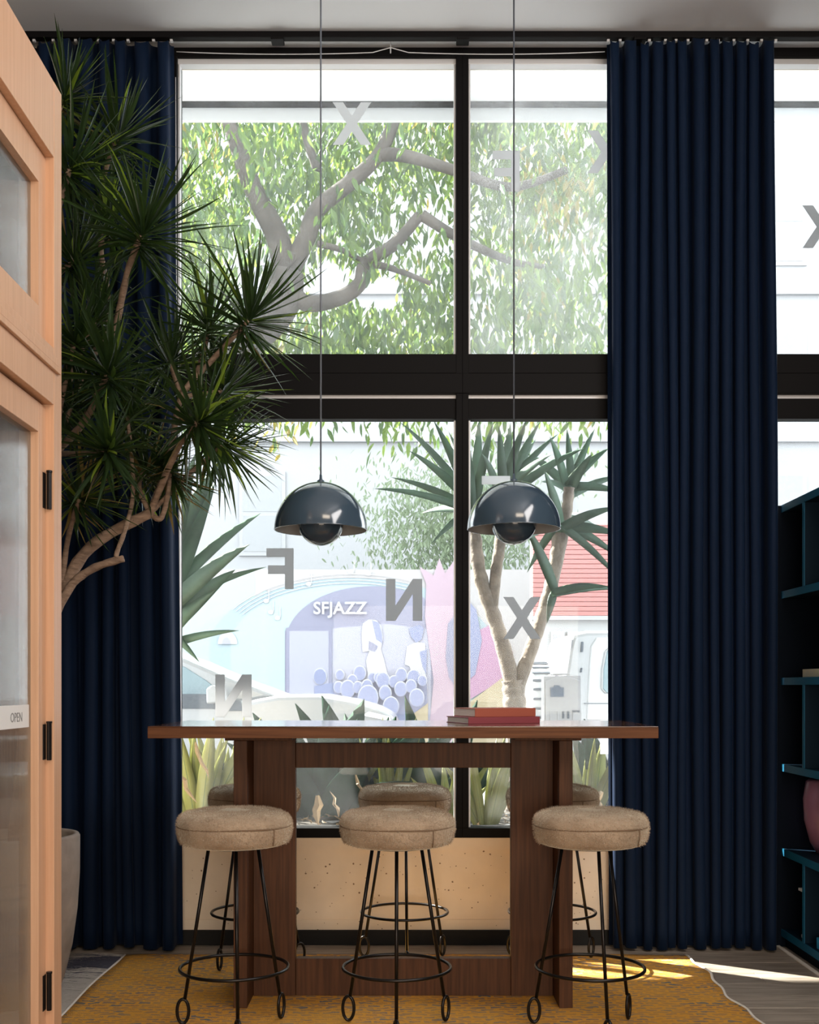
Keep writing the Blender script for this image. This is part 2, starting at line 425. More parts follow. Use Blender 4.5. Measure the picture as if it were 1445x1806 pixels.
# ceiling curtain track, wire
t = empty('curtain_track', (0, 5.33, CZ), label='long black ceiling track carrying both blue curtains', cat='curtain track')
MB().box(XL+0.01, XR-0.01, -0.02, 0.02, -0.03, -0.001).obj('rail', M_bronze, t, bevel=0.003)
for x in (-0.6, 0.27, 1.1):
    MB().box(x-0.03, x+0.03, -0.03, 0.03, -0.045, -0.03).obj('bracket', M_bronze, t, bevel=0.003)
t = empty('steel_wire', (0, 5.40, 4.263), label='thin pale wire strung across the window head on a small hook', cat='wire')
wp = []
for i in range(25):
    u = i/24; x = -1.09+u*2.04
    wp.append((x, 0, -0.002-0.012*(4*((u*2) % 1)*(1-((u*2) % 1))) + (0.02 if abs(u-.5) < .03 else 0)))
MB().tube(wp, 0.0022, 6).obj('wire', M_alu, t, smooth=True)
MB().tube([(-0.07, 0, 0.046), (-0.07, 0, 0.0), (-0.07, 0.006, -0.006)], 0.003, 6).box(-0.08, -0.06, -0.008, 0.008, 0.044, 0.049).obj('hook', M_alu, t)
# ------------------------------------------------------------------ curtains
def curtain(name, x0t, x1t, x0b, x1b, nple, seed, label, bright_edge):
    r = random.Random(seed)
    zt, zb = CZ-0.034, 0.012
    nx, nz = nple*14, 46
    ph = [0]; 
    ws = [r.uniform(0.7, 1.35) for _ in range(nple)]
    tot = sum(ws); cum = [0]
    for q in ws: cum.append(cum[-1]+q/tot)
    amp = [r.uniform(0.6, 1.0) for _ in range(nple)]
    vs = []; fs = []
    for j in range(nz+1):
        v = j/nz
        for i in range(nx+1):
            k = min(i//14, nple-1); f = (i-k*14)/14
            u = cum[k]+(cum[k+1]-cum[k])*f
            # slow sway of the folds with height
            sway = 0.010*math.sin(3.1*v+k*1.7)*v + 0.004*math.sin(7*v+k)
            xx = (x0t+(x1t-x0t)*u)*(1-v)+(x0b+(x1b-x0b)*u)*v + sway*(1 if 0 < i < nx else 0.2)
            fold = math.cos(2*PI*f)
            sharp = 1-0.35*v
            yy = 5.335 + 0.066*amp[k]*(math.copysign(abs(fold)**sharp, fold))*(0.8+0.2*math.sin(k*2.3+v*2)) + 0.012*math.sin(u*9+v*2)
            xx += 0.010*math.sin(4*PI*f)*(1 if 0 < i < nx else 0)
            yy = min(yy, 5.405)
            ztop = zt - (0.028*max(0, -fold)**2 if 1 else 0)
            zz = ztop*(1-v)+zb*v + (0.004*math.sin(u*20) if v == 1 else 0)
            vs.append((xx, yy, zz))
    for j in range(nz):
        for i in range(nx):
            a = j*(nx+1)+i
            fs.append((a, a+1, a+nx+2, a+nx+1))
    root = empty(name, ((x0b+x1b)/2, 5.335, 0.0), label=label, cat='curtain', group=None)
    mb = MB(); cx = (x0b+x1b)/2
    mb.add([(a-cx, b-5.335, c) for a, b, c in vs], fs)
    o = mb.obj('drape', M_velvet, root, smooth=True)
    sm = o.modifiers.new('solid', 'SOLIDIFY'); sm.thickness = 0.003
    for k in range(nple+1):
        x = x0t+(x1t-x0t)*cum[k]
        MB().box(x-cx-0.006, x-cx+0.006, -0.008, 0.008, zt-0.006, zt+0.004).obj('glide', M_alu, root)
curtain('velvet_curtain', -1.93, -1.10, -1.93, -1.055, 9, 3, 'dark blue velvet curtain hanging behind the potted dracaena', 1)
curtain('velvet_curtain', 0.955, 1.742, 0.968, 1.74, 12, 8, 'dark blue velvet curtain hanging between table and bookcase', 0)
# cord beside the left curtain
MB().tube([(0, 0, 3.55), (0.004, 0, 2.2), (0.0, 0, 0.9), (0.008, 0, 0.12), (0.02, 0, 0.10), (0.012, 0, 0.9), (0.014, 0, 3.55)], 0.0022, 6).obj('curtain_cord', M_alu, smooth=True)
cc = bpy.data.objects['curtain_cord']; cc.location = (-1.098, 5.42, 0.6); cc.parent = bpy.data.objects['velvet_curtain']; cc.location = (-1.098+1.4925, 5.42-5.335, 0.6); cc.name = 'pull_cord'
# ------------------------------------------------------------------ rug
rug = empty('area_rug', (0.0, 4.0, 0), label='ochre woven rug with grey dashes under the bar table', cat='rug')
mb = MB(); nx, ny = 60, 60
RX0, RX1, RY0, RY1 = -1.285, 1.29, 2.9-4, 5.20-4
def rx(i, yy):
    u = i/nx; x = RX0+(RX1-RX0)*u
    if i == nx: x += 0.012*math.sin(yy*9)+0.008*math.sin(yy*23)
    if i == 0: x += 0.006*math.sin(yy*7)
    return x
vs = [(rx(i, RY0+(RY1-RY0)*j/ny), RY0+(RY1-RY0)*j/ny+(0.01*math.sin(i*0.4) if j == ny else 0), 0.009+0.0015*noise.noise((i*.3, j*.3, 0))) for j in range(ny+1) for i in range(nx+1)]
fs = [(j*(nx+1)+i, j*(nx+1)+i+1, (j+1)*(nx+1)+i+1, (j+1)*(nx+1)+i) for j in range(ny) for i in range(nx)]
mb.add(vs, fs)
o = mb.obj('woven_field', M_rug, rug, smooth=True)
sm = o.modifiers.new('solid', 'SOLIDIFY'); sm.thickness = 0.007
for sgn, nm in ((0, 'l'), (nx, 'r')):
    pts = [(rx(sgn, RY0+(RY1-RY0)*j/60)+(-0.006 if sgn == 0 else 0.003), RY0+(RY1-RY0)*j/60, 0.0075) for j in range(61)]
    MB().tube(pts, 0.0065 if sgn else 0.006, 6).obj('selvedge', M_selv, rug, smooth=True)
mb = MB()
for i in range(1500):
    yy = RY0+(RY1-RY0)*(i+rnd.random())/1500
    if yy < -0.6: continue
    L_ = U(0.14, 0.24); a = U(-0.35, 0.35); x = RX0-0.01; z = U(0.003, 0.006)
    p = [(x, yy, z+0.002), (x-L_*.35, yy+L_*.35*a+U(-.01, .01), z+U(0, .008)), (x-L_*.7, yy+L_*.7*a+U(-.02, .02), z+U(0, .006)), (x-L_, yy+L_*a+U(-.03, .03), z)]
    dk = noise.noise((yy*3, 2.2, 0)) > 0.02 or rnd.random() < .12
    mb.ribbon(p, [0.005, 0.005, 0.005, 0.003], (0, 1, 0), mi=1 if (dk and yy > 0.75) else 0)
o = mb.obj('fringe', [M_fringe, M_fringed], rug); o['kind'] = 'stuff'
# ------------------------------------------------------------------ bar table
TY = 4.55; tb = empty('bar_table', (-0.008, TY, 0.009), label='long dark wooden bar-height table with slab legs in front of the window', cat='table')
M_top = mat('polished_walnut_top', (0.12, 0.047, 0.02), 0.14, col2=(0.07, 0.028, 0.012), vscale=6, stretch=(0.6, 14, 14), bump=0.02, bscale=12, coat=0.5)
MB().box(-0.94, 0.94, -0.38, 0.38, 1.038, 1.0775).box(-0.9395, 0.9395, -0.3795, 0.3795, 1.0776, 1.082, 1).obj('tabletop', [M_edge, M_top], tb, bevel=0.0015)
for s in (-1, 1):
    a, b = sorted((s*0.648, s*0.596))
    MB().box(a, b, -0.22, 0.22, 0, 1.022).obj('leg', M_woodv, tb, bevel=0.002)
    a, b = sorted((s*0.595, s*0.428))
    MB().box(a, b, -0.048, 0.0, 0, 1.022).obj('leg_panel', M_woodv, tb, bevel=0.002)
    a, b = sorted((s*0.68, s*0.425))
    MB().box(a, b, -0.23, 0.23, 1.0225, 1.0375).obj('cleat', M_woodv, tb, bevel=0.002)
MB().box(-0.427, 0.427, -0.045, -0.003, 0.906, 1.004).obj('upper_rail', M_woodv, tb, bevel=0.002)
MB().box(-0.427, 0.427, -0.045, -0.003, 0, 0.148).obj('lower_rail', M_woodv, tb, bevel=0.002)
# books
TT = 0.009+1.082
def book(loc, rz, L_, W_, H, cov, label):
    b = empty('book', loc, rz, label=label, cat='book', group=None)
    MB().box(-L_/2, L_/2, -W_/2, -W_/2+0.003, 0, H).box(-L_/2, L_/2, -W_/2+.002, W_/2, 0, 0.003).box(-L_/2, L_/2, -W_/2+.002, W_/2, H-0.003, H).obj('cover', cov, b, bevel=0.001, seg=1)
    MB().box(-L_/2+0.004, L_/2-0.004, -W_/2+0.0035, W_/2-0.004, 0.0032, H-0.0032).obj('pages', M_page, b)
    return b
book((0.355, 4.60, TT), math.radians(21), 0.315, 0.22, 0.026, M_bookm, 'maroon book lying at the bottom of the two on the table')
book((0.362, 4.60, TT+0.0265), math.radians(22), 0.27, 0.20, 0.034, M_bookr, 'rust red book lying on top of the maroon one')
# ------------------------------------------------------------------ stools
def make_stool():
    r = empty('bar_stool', (0, 0, 0))
    def fn(rr, z, a):
        q = noise.noise((math.cos(a)*1.3, math.sin(a)*1.3, z*8+3))*0.006+noise.noise((math.cos(a)*5, math.sin(a)*5, z*30))*0.0025
        return (rr+(q if rr > 0.02 else 0), z+(noise.noise((rr*15*math.cos(a), rr*15*math.sin(a), 1))*0.004 if z > .72 else 0))
    prof = [(0.0, 0.664), (0.10, 0.662), (0.165, 0.664), (0.186, 0.672), (0.196, 0.69), (0.200, 0.71), (0.203, 0.73), (0.2005, 0.735), (0.203, 0.74), (0.199, 0.755), (0.187, 0.771), (0.165, 0.781), (0.12, 0.786), (0.06, 0.7865), (0.0, 0.785)]
    seat = MB().lathe(prof, 64, fn=fn).obj('seat', M_fur, r, smooth=True)
    MB().tube([(0.2025*math.cos(a), 0.2025*math.sin(a), 0.735+0.002*math.sin(3*a)) for a in [2*PI*k/48 for k in range(48)]], 0.0022, 6, closed=True).tube([(0.1985*math.cos(-.9), 0.1985*math.sin(-.9), 0.675), (0.205*math.cos(-.9), 0.205*math.sin(-.9), 0.705), (0.2055*math.cos(-.9), 0.2055*math.sin(-.9), 0.735)], 0.0018, 6).obj('seam', M_seam, seat, smooth=True)
    # short sheepskin pile
    mb = MB(); rr_ = random.Random(4)
    tot = []
    for i in range(4, len(prof)-1):
        a0, a1 = prof[i-1], prof[i]
        tot.append((math.hypot(a1[0]-a0[0], a1[1]-a0[1])*(a0[0]+a1[0]), i))
    S_ = sum(q[0] for q in tot)
    for area, i in tot:
        a0, a1 = prof[i-1], prof[i]
        nrm = Vector((a1[1]-a0[1], 0, -(a1[0]-a0[0]))).normalized()
        for _ in range(int(13000*area/S_)):
            u = rr_.random(); an = rr_.random()*2*PI
            R_, z = fn(a0[0]*(1-u)+a1[0]*u, a0[1]*(1-u)+a1[1]*u, an)
            c, s = math.cos(an), math.sin(an)
            p = Vector((R_*c, R_*s, z))
            nd = Vector((nrm.x*c, nrm.x*s, nrm.z))
            d = (nd+Vector((rr_.uniform(-1, 1), rr_.uniform(-1, 1), rr_.uniform(-1.2, .6)))*0.8).normalized()
            sd = d.orthogonal().normalized()*0.0009
            L_ = rr_.uniform(0.005, 0.011)
            mb.add([p-sd-nd*.001, p+sd-nd*.001, p+d*L_], [(0, 1, 2)])
    o = mb.obj('pile', M_fur, seat); o['kind'] = 'stuff'
    MB().lathe([(0.0, 0.655), (0.115, 0.655), (0.115, 0.6635), (0.0, 0.6635)], 32).obj('seat_plate', M_iron, r)
    lt, lf, zt, zf = 0.100, 0.216, 0.658, 0.095
    for k in range(3):
        a = -PI/2+k*2*PI/3
        c, s = math.cos(a), math.sin(a)
        mb = MB().tube([(lt*c, lt*s, zt), ((lf-0.018)*c, (lf-0.018)*s, zf)], 0.0065, 10)
        g = mb.obj('leg', M_iron, r, smooth=True)
        lp = []
        ax = Vector((c*0.2, s*0.2, -1)).normalized(); sx = Vector((-s, c, 0))*0.4+Vector((c, s, 0))*0.9
        sx.normalize()
        cen = Vector(((lf-0.014+0.004)*c, (lf-0.014+0.004)*s, 0.0505))
        for q in range(20):
            an = 2*PI*q/20
            e = Vector((0, 0, 1))
            lp.append(cen+sx*(0.021*math.sin(an))+e*(0.044*math.cos(an)))
        MB().tube(lp, 0.006, 8, closed=True).obj('foot_loop', M_iron, g, smooth=True)
    MB().tube([(0.192*math.cos(a), 0.192*math.sin(a), 0.226) for a in [2*PI*k/56 for k in range(56)]], 0.0062, 8, closed=True).obj('footrest_ring', M_iron, r, smooth=True)
    return r
st0 = make_stool()
stools = [(-0.611, 4.05, 12, 'sheepskin bar stool with black wire legs, front row left'),
          (-0.030, 4.05, 0, 'sheepskin bar stool with black wire legs, front row middle'),
          (0.660, 4.05, 8, 'sheepskin bar stool with black wire legs, front row right by the curtain'),
          (-0.669, 5.05, 200, 'bar stool on the window side, mostly behind the left table leg'),
          (-0.003, 5.05, 3, 'bar stool on the window side showing between the table legs'),
          (0.654, 5.05, -6, 'bar stool on the window side, mostly behind the right table leg')]
for i, (x, y_, a, lab) in enumerate(stools):
    o = st0 if i == 0 else copy_tree(st0)
    o.location = (x, y_, 0.0095); o.rotation_euler = (0, 0, math.radians(a))
    tag(o, lab, 'stool', 'sheepskin stools around the bar table')
# ------------------------------------------------------------------ pendants
def make_pendant():
    r = empty('pendant_lamp', (0, 0, 0))   # origin at dome rim centre
    R = 0.1865; H = 0.192
    prof = [(R, 0.0)]+[(R*math.cos(a), H*math.sin(a)) for a in [PI/2*k/20 for k in range(1, 20)]]+[(0.006, H)]
    sh = MB().lathe(prof, 64).obj('shade', [M_pend, M_pendin], r, smooth=True)
    inner = [(q[0]-0.003 if q[0] > .01 else q[0], q[1]-0.003 if q[1] > .003 else 0.0) for q in prof]
    MB().lathe(inner, 64).obj('shade_lining', M_pendin, sh, smooth=True)
    MB().lathe([(R-0.003, -0.001), (R, -0.001), (R+0.0012, 0.0005), (R, 0.003)], 64).obj('rim', M_pend, sh, smooth=True)
    rb = 0.0915
    MB().lathe([(rb*0.98, 0.03)]+[(rb*math.cos(a), 0.028-rb*math.sin(a)*0.99) for a in [PI/2*k/14 for k in range(0, 14)]]+[(0.001, 0.028-rb*.99)], 48).obj('lower_shade', M_pend, r, smooth=True)
    for k in range(3):
        a = k*2*PI/3+.5
        MB().tube([(0.088*math.cos(a), 0.088*math.sin(a), 0.028), (0.06*math.cos(a), 0.06*math.sin(a), 0.178)], 0.002, 6).obj('spacer', M_alu, r)
    MB().lathe([(0.001, 0.19), (0.016, 0.19), (0.015, 0.198), (0.006, 0.204), (0.005, 0.222), (0.001, 0.222)], 20).obj('cord_grip', M_pend, r, smooth=True)
    return r
pd0 = make_pendant()
for i, (x, zr, lab) in enumerate([(-0.339, 1.865, 'grey domed pendant lamp over the left half of the table'), (0.436, 1.869, 'grey domed pendant lamp over the books')]):
    o = pd0 if i == 0 else copy_tree(pd0)
    o.location = (x, TY, zr); tag(o, lab, 'lamp', 'domed pendant lamps over the table')
    MB().tube([(0, 0, 0.22), (0, 0, CZ-zr-0.03)], 0.0034, 8).obj('cord', M_cord, o, smooth=True)
    MB().lathe([(0.001, CZ-zr-0.03), (0.05, CZ-zr-0.028), (0.055, CZ-zr-0.0005), (0.001, CZ-zr-0.0005)], 24).obj('ceiling_cup', M_pend, o, smooth=True)
# ------------------------------------------------------------------ bookcase
BX = 1.79; bc = empty('bookcase', (BX, 4.6, 0), label='tall open teal bookcase along the right wall beside the curtain', cat='bookcase')
M_inn = mat('teal_lacquer_shaded', (0.0015, 0.012, 0.026), 0.6, spec=0.15)  # darkened copy of the shelf lacquer, interior shade put into the colour
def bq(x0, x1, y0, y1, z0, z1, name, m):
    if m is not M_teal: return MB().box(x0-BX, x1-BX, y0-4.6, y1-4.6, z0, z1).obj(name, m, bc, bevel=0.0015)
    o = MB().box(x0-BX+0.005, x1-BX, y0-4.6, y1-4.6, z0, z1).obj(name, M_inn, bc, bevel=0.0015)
    e_ = MB().box(x0-BX, x0-BX+0.0049, y0-4.6, y1-4.6, z0, z1).obj('lit_edge', M_teal, o)  # lit front edge painted as a brighter strip of its own
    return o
ya, yb = 3.6, 5.40
shz = [2.10, 1.69, 1.28, 0.87, 0.47, 0.085]
for z in shz: bq(BX, XR-0.02, ya, yb, z-0.034, z, 'shelf', M_teal)
bq(BX+0.02, XR-0.02, ya, yb, 0, 0.05, 'plinth', M_navy)
bq(BX-0.035, XR-0.02, yb, yb+0.02, 0, 2.10, 'side_panel', M_navy)
bq(BX, XR-0.02, ya-0.02, ya, 0, 2.10, 'side_panel', M_teal)
bq(XR-0.02, XR-0.004, ya-.02, yb+.02, 0, 2.10, 'back_panel', M_navy)
for k, z in enumerate(shz[:-1]):
    for yd in ((5.10, 4.4) if k % 2 == 0 else (4.7, 4.0)):
        bq(BX, XR-0.02, yd-0.01, yd+0.012, shz[k+1], z-0.034, 'divider', M_teal)
MB().box(XR-0.375, XR-0.357, ya, yb, 0.0005, 0.006).obj('trim_1', M_selv); struct(bpy.data.objects['trim_1'])
M_vase = mat('mauve_glaze', (0.30, 0.15, 0.25), 0.3, var=0.2)
v = MB().lathe([(0.001, 0), (0.07, 0), (0.10, 0.05), (0.125, 0.15), (0.13, 0.25), (0.118, 0.33), (0.10, 0.345), (0.092, 0.34), (0.10, 0.3), (0.001, 0.28)], 32).obj('vase', M_vase, smooth=True)
v.location = (1.965, 5.21, 0.4705); tag(v, 'mauve glazed vase standing on the lower bookcase shelf', 'vase')
M_box = mat('grey_book_cloth', (0.42, 0.42, 0.40), 0.7, col2=(0.55, 0.5, 0.3), vscale=20, stretch=(1, 12, 1))
v = MB().box(-.1, .1, -.13, .13, 0, 0.036).obj('storage_box', M_box, bevel=0.002); v.location = (1.915, 5.05, 1.2805)
tag(v, 'flat grey patterned box lying on the middle bookcase shelf', 'box')
e = empty('beaded_sculpture', (1.90, 4.99, 1.317), label='black sculpture edged with white beads standing on the grey box', cat='sculpture')
MB().box(-.03, .06, -.03, .03, 0, 0.13).obj('body', mat('black_clay', (0.02, 0.02, 0.02), 0.4), e, bevel=0.008)
mw = mat('white_bead', (0.75, 0.75, 0.72), 0.3)
bd = MB().lathe([(0.0005, -0.007), (0.006, -0.005), (0.0085, 0), (0.006, 0.005), (0.0005, 0.007)], 10).mesh('bead', mw, smooth=True)
for k in range(9):
    for s in (0, 1):
        b = link('bead', bd, e); b.location = (-0.034, -0.02+0.014*s, 0.01+0.0135*k+s*.006)
M_bl = mat('bright_blue_lacquer', (0.02, 0.22, 0.42), 0.4)
v = MB().box(-.09, .09, -.11, .11, 0, 0.05).obj('storage_box', M_bl, bevel=0.003); v.location = (1.90, 4.88, 0.0855)
tag(v, 'bright blue low box on the bottom shelf of the bookcase', 'box')
v = MB().box(-.06, .06, -.04, .04, 0, 0.012).box(-.05, .05, -.03, .03, -.215+.0, -.2).box(-.004, .004, -.004, .004, -.2, 0).obj('metal_stand', M_alu, bevel=0.001); v.location = (1.87, 5.18, 0.3005)
tag(v, 'small pale metal stand inside the bottom bookcase bay', 'stand')
# ------------------------------------------------------------------ glazed partition at left
PX = -0.995
M_refl = mat('white_reflection', (0.75, 0.75, 0.74), 0.5)  # white of a reflection, laid on the door glass as colour
pt = empty('glazed_partition', (PX, 2.75, 0), label='tall orange-toned wooden partition with glazed door and transom at left', cat='partition')
def pb(x0, x1, y0, y1, z0, z1, name, m=M_fir, parent=pt, off=(0, 0, 0), bevel=0.0015):
    return MB().box(x0-PX, x1-PX, y0-2.75, y1-2.75, z0, z1).obj(name, m, parent, bevel=bevel)
pb(PX-0.10, PX, 3.212, 3.282, 0, 2.95, 'post')
pb(PX-0.10, PX, 2.23, 2.30, 0, 2.95, 'post')
pb(PX-0.099, PX-.0005, 2.3005, 3.2115, 2.735, 2.95, 'head_rail')
pb(PX-0.099, PX-.0005, 2.3005, 3.2115, 2.035, 2.195, 'middle_rail')
pb(PX-.0004, PX+0.010, 2.31, 3.246, 2.128, 2.145, 'rail_moulding')
pb(PX-.0004, PX+0.004, 2.31, 3.246, 2.150, 2.172, 'rail_moulding')
tr = pb(PX-0.070, PX-0.024, 3.150, 3.2113, 2.197, 2.732, 'transom_sash', bevel=0)
mb = MB()
for (y0, y1, z0, z1) in ((3.150, 3.2113, 2.197, 2.732), (2.302, 2.363, 2.197, 2.732), (2.363, 3.150, 2.197, 2.295), (2.363, 3.150, 2.640, 2.732)):
    mb.box(-0.070, -0.024, y0-2.75, y1-2.75, z0, z1)
tr.data = mb.mesh('transom_sash', M_fir)
MB().box(-0.050, -0.046, 2.363-2.75, 3.150-2.75, 2.295, 2.640).obj('glass_pane', G_door, tr)
mb = MB()
for (y0, y1, z0, z1) in ((3.150, 3.2113, 0.01, 2.028), (2.302, 2.363, 0.01, 2.028), (2.363, 3.150, 0.01, 0.24), (2.363, 3.150, 1.945, 2.028)):
    mb.box(-0.070, -0.024, y0-2.75, y1-2.75, z0, z1)
dl = mb.obj('door_leaf', M_fir, pt, bevel=0.0015)
MB().box(-0.050, -0.046, 2.363-2.75, 3.150-2.75, 0.24, 1.945).obj('glass_pane', G_door, dl)
MB().box(-0.046, -0.0455, 2.37-2.75, 3.135-2.75, 1.125, 1.187).obj('reflection_strip', M_refl, dl)  # pale band painted in for the tabletop reflected in the pane
for y_px in (867, 1308, 1748):
    zc = CH+(1212-y_px)/622
    hmb = MB().tube([(-0.012, 3.206-2.75, zc-0.052), (-0.012, 3.206-2.75, zc+0.052)], 0.007, 10)
    hmb.tube([(-0.012, 3.206-2.75, zc+0.052), (-0.012, 3.206-2.75, zc+0.058)], 0.0085, 10)
    hmb.box(-0.026, -0.022, 3.185-2.75, 3.212-2.75, zc-0.05, zc+0.05)
    hmb.obj('hinge', M_iron, dl, bevel=0.0008)
def text(body, size, loc, rot, m, name, parent=None, ext=0.0008, bold=0):
    c = bpy.data.curves.new(name, 'FONT'); c.body = body; c.size = size; c.extrude = ext; c.align_x = 'CENTER'; c.align_y = 'CENTER'; c.offset = bold
    c.resolution_u = 3
    o = bpy.data.objects.new(name, c); COL.objects.link(o)
    bpy.context.view_layer.update()
    me = bpy.data.meshes.new_from_object(o)
    bpy.data.objects.remove(o)
    me.materials.clear(); me.materials.append(m)
    o = bpy.data.objects.new(name, me); COL.objects.link(o)
    o.location = loc; o.rotation_euler = rot
    if parent: o.parent = parent
    return o
M_txt = mat('grey_print', (0.25, 0.25, 0.25), 0.6)
text('OPEN', 0.036, (-0.0449, 3.033-2.75, 1.153), (PI/2, 0, PI/2), M_txt, 'lettering', dl, ext=0.0003)
# ------------------------------------------------------------------ dracaena in its pot
PC = (-1.50, 4.42)
pot = empty('plant_pot', (PC[0], PC[1], 0.007), label='tall tapering grey concrete pot behind the wooden partition', cat='pot')
def pfn(r, z, a): return (r+noise.noise((math.cos(a)*2, math.sin(a)*2, z*4))*0.002, z)
MB().lathe([(0.001, 0), (0.125, 0), (0.135, 0.01), (0.165, 0.10), (0.195, 0.22), (0.215, 0.36), (0.222, 0.5), (0.222, 0.645), (0.216, 0.655), (0.200, 0.655), (0.194, 0.645), (0.192, 0.60), (0.001, 0.60)], 56, fn=pfn).obj('shell', M_pot, pot, smooth=True)
mb = MB().lathe([(0.001, 0.0), (0.10, 0.006), (0.192, 0.0)], 30, c=(0, 0, 0.602), fn=lambda r, z, a: (r, z+0.010*noise.noise((r*20*math.cos(a), r*20*math.sin(a), 0))))
o = mb.obj('potting_soil', M_soil, pot, smooth=True)
mb = MB()
for i in range(60):
    a, r = U(0, 2*PI), U(0.08, 0.18); c = Vector((r*math.cos(a), r*math.sin(a), 0.612)); q = U(0.008, 0.02)
    mb.lathe([(0.001, q*.8), (q*.6, q*.6), (q, 0), (q*.8, -q*.4)], 8, c=c)
o = mb.obj('moss', M_moss, pot, smooth=True); o['kind'] = 'stuff'
dr = empty('potted_dracaena', (PC[0], PC[1], 0.615), label='large branching dracaena with spiky leaf crowns growing from the concrete pot', cat='plant')
DO = Vector((PC[0], PC[1], 0.615))
crowns = [  # x, y, d, length px, axis
    (248, 415, 4.30, 175, (0.25, -.3, 1)), (112, 175, 4.6, 130, (.3, 0, 1)), (205, 245, 4.75, 140, (.4, 0, 1)), (122, 300, 4.5, 160, (1, -.2, .7)),
    (438, 565, 4.50, 165, (.6, -.2, .9)), (190, 400, 4.80, 120, (0, 0, 1)), (170, 560, 4.60, 140, (.2, 0, 1)), (190, 660, 4.20, 140, (.1, -.6, .8)),
    (348, 745, 4.30, 170, (.6, -.5, .2)), (187, 795, 4.12, 130, (.2, -.8, .2)), (300, 640, 4.70, 140, (.3, 0, 1)), (392, 690, 4.65, 135, (.7, 0, .7)),
    (140, 880, 4.35, 120, (.4, -.2, .2)), (255, 830, 4.62, 130, (.4, -.2, .2)), (125, 720, 4.5, 140, (.6, 0, .6)), (395, 785, 4.6, 130, (1, -.1, -.1)),
    (368, 580, 4.70, 140, (-.1, 0, 1)), (225, 735, 4.55, 140, (.2, -.4, .5)), (130, 460, 4.55, 130, (.5, 0, 1)), (300, 835, 4.55, 100, (.4, 0, -.4)), (130, 610, 4.35, 130, (.4, -.5, .6))]
cpos = [at(x, y, d)-DO for x, y, d, _, _ in crowns]
# branches
def P3(x, y, d): return at(x, y, d)-DO
def smoothpath(pts, n=6):
    out = []
    pts = [Vector(p) for p in pts]
    for i in range(len(pts)-1):
        p0 = pts[max(i-1, 0)]; p1 = pts[i]; p2 = pts[i+1]; p3 = pts[min(i+2, len(pts)-1)]
        for k in range(n):
            t_ = k/n
            out.append(0.5*((2*p1)+(-p0+p2)*t_+(2*p0-5*p1+4*p2-p3)*t_*t_+(-p0+3*p1-3*p2+p3)*t_**3))
    out.append(pts[-1])
    return out
base = Vector((0, 0, 0.0))
J1 = P3(105, 1060, 4.42); J2 = P3(265, 905, 4.50); J3 = P3(218, 985, 4.35); J4 = P3(60, 1100, 4.45)
J5 = P3(95, 800, 4.5); J6 = P3(208, 560, 4.45); J7 = P3(320, 700, 4.55)
branches = [
    ([base, Vector((0.06, 0, 0.25)), P3(60, 1220, 4.42), J1, P3(160, 965, 4.45), J2], 0.030, 0.021),
    ([J2, P3(300, 820, 4.45), P3(320, 780, 4.4), cpos[8]], 0.014, 0.010),
    ([J2, P3(283, 915, 4.48), P3(295, 880, 4.5), cpos[19]], 0.012, 0.009),
    ([J2, P3(245, 860, 4.55), cpos[13]], 0.012, 0.010),
    ([base+Vector((.03, -.03, 0)), P3(70, 1180, 4.36), P3(115, 1050, 4.35), P3(160, 1005, 4.35), J3], 0.020, 0.014),
    ([J3, P3(205, 980, 4.35), P3(222, 930, 4.4), P3(235, 860, 4.5), cpos[17]], 0.010, 0.008),
    ([base+Vector((-.03, .02, 0)), J4, P3(60, 950, 4.5), J5], 0.028, 0.020),
    ([J5, P3(150, 740, 4.5), P3(190, 640, 4.5), J6, P3(225, 480, 4.35), cpos[0]], 0.016, 0.012),
    ([J5, P3(130, 700, 4.6), P3(190, 560, 4.75), P3(178, 440, 4.8), cpos[5]], 0.015, 0.010),
    ([cpos[5], P3(180, 330, 4.8), cpos[2]], 0.011, 0.010),
    ([J5, P3(90, 600, 4.55), P3(85, 450, 4.5), cpos[3]], 0.018, 0.012),
    ([P3(85, 450, 4.5), P3(75, 300, 4.55), cpos[1]], 0.013, 0.010),
    ([J2, P3(300, 800, 4.6), J7, P3(370, 640, 4.55), cpos[4]], 0.014, 0.010),
    ([J7, P3(350, 650, 4.65), cpos[16]], 0.010, 0.009), ([J7, cpos[11]], 0.010, 0.009), ([J7, cpos[10]], 0.010, 0.009), ([J2, P3(340, 830, 4.6), cpos[15]], 0.010, 0.009),
    ([J5, P3(140, 800, 4.3), cpos[9]], 0.012, 0.009), ([J5, P3(150, 740, 4.35), cpos[7]], 0.013, 0.010), ([J5, cpos[14]], 0.010, 0.009), ([J5, P3(120, 680, 4.55), cpos[6]], 0.012, 0.010),
    ([J1, P3(120, 950, 4.4), cpos[12]], 0.012, 0.009), ([P3(85, 500, 4.5), cpos[18]], 0.010, 0.009), ([J5, P3(110, 700, 4.4), cpos[20]], 0.010, 0.009)]
for pts, r0, r1 in branches:
    sp = smoothpath(pts); n = len(sp)
    rad = [(r0+(r1-r0)*i/(n-1))*(1+0.08*math.sin(i*2.1)) for i in range(n)]
    MB().tube(sp, rad, 9).obj('stem', M_bark, dr, smooth=True)
def leafpts(L_, droop, n=6):
    pts = []; p = Vector((0, 0, 0)); a = 0
    for i in range(n+1):
        pts.append(p.copy()); a = droop*((i+1)/n)**1.3
        p += Vector((math.cos(a), 0, -math.sin(a)))*L_/n
    wd = [0.5, 0.85, 1.0, 0.95, 0.75, 0.45, 0.04]
    return pts, wd
leafmesh = []
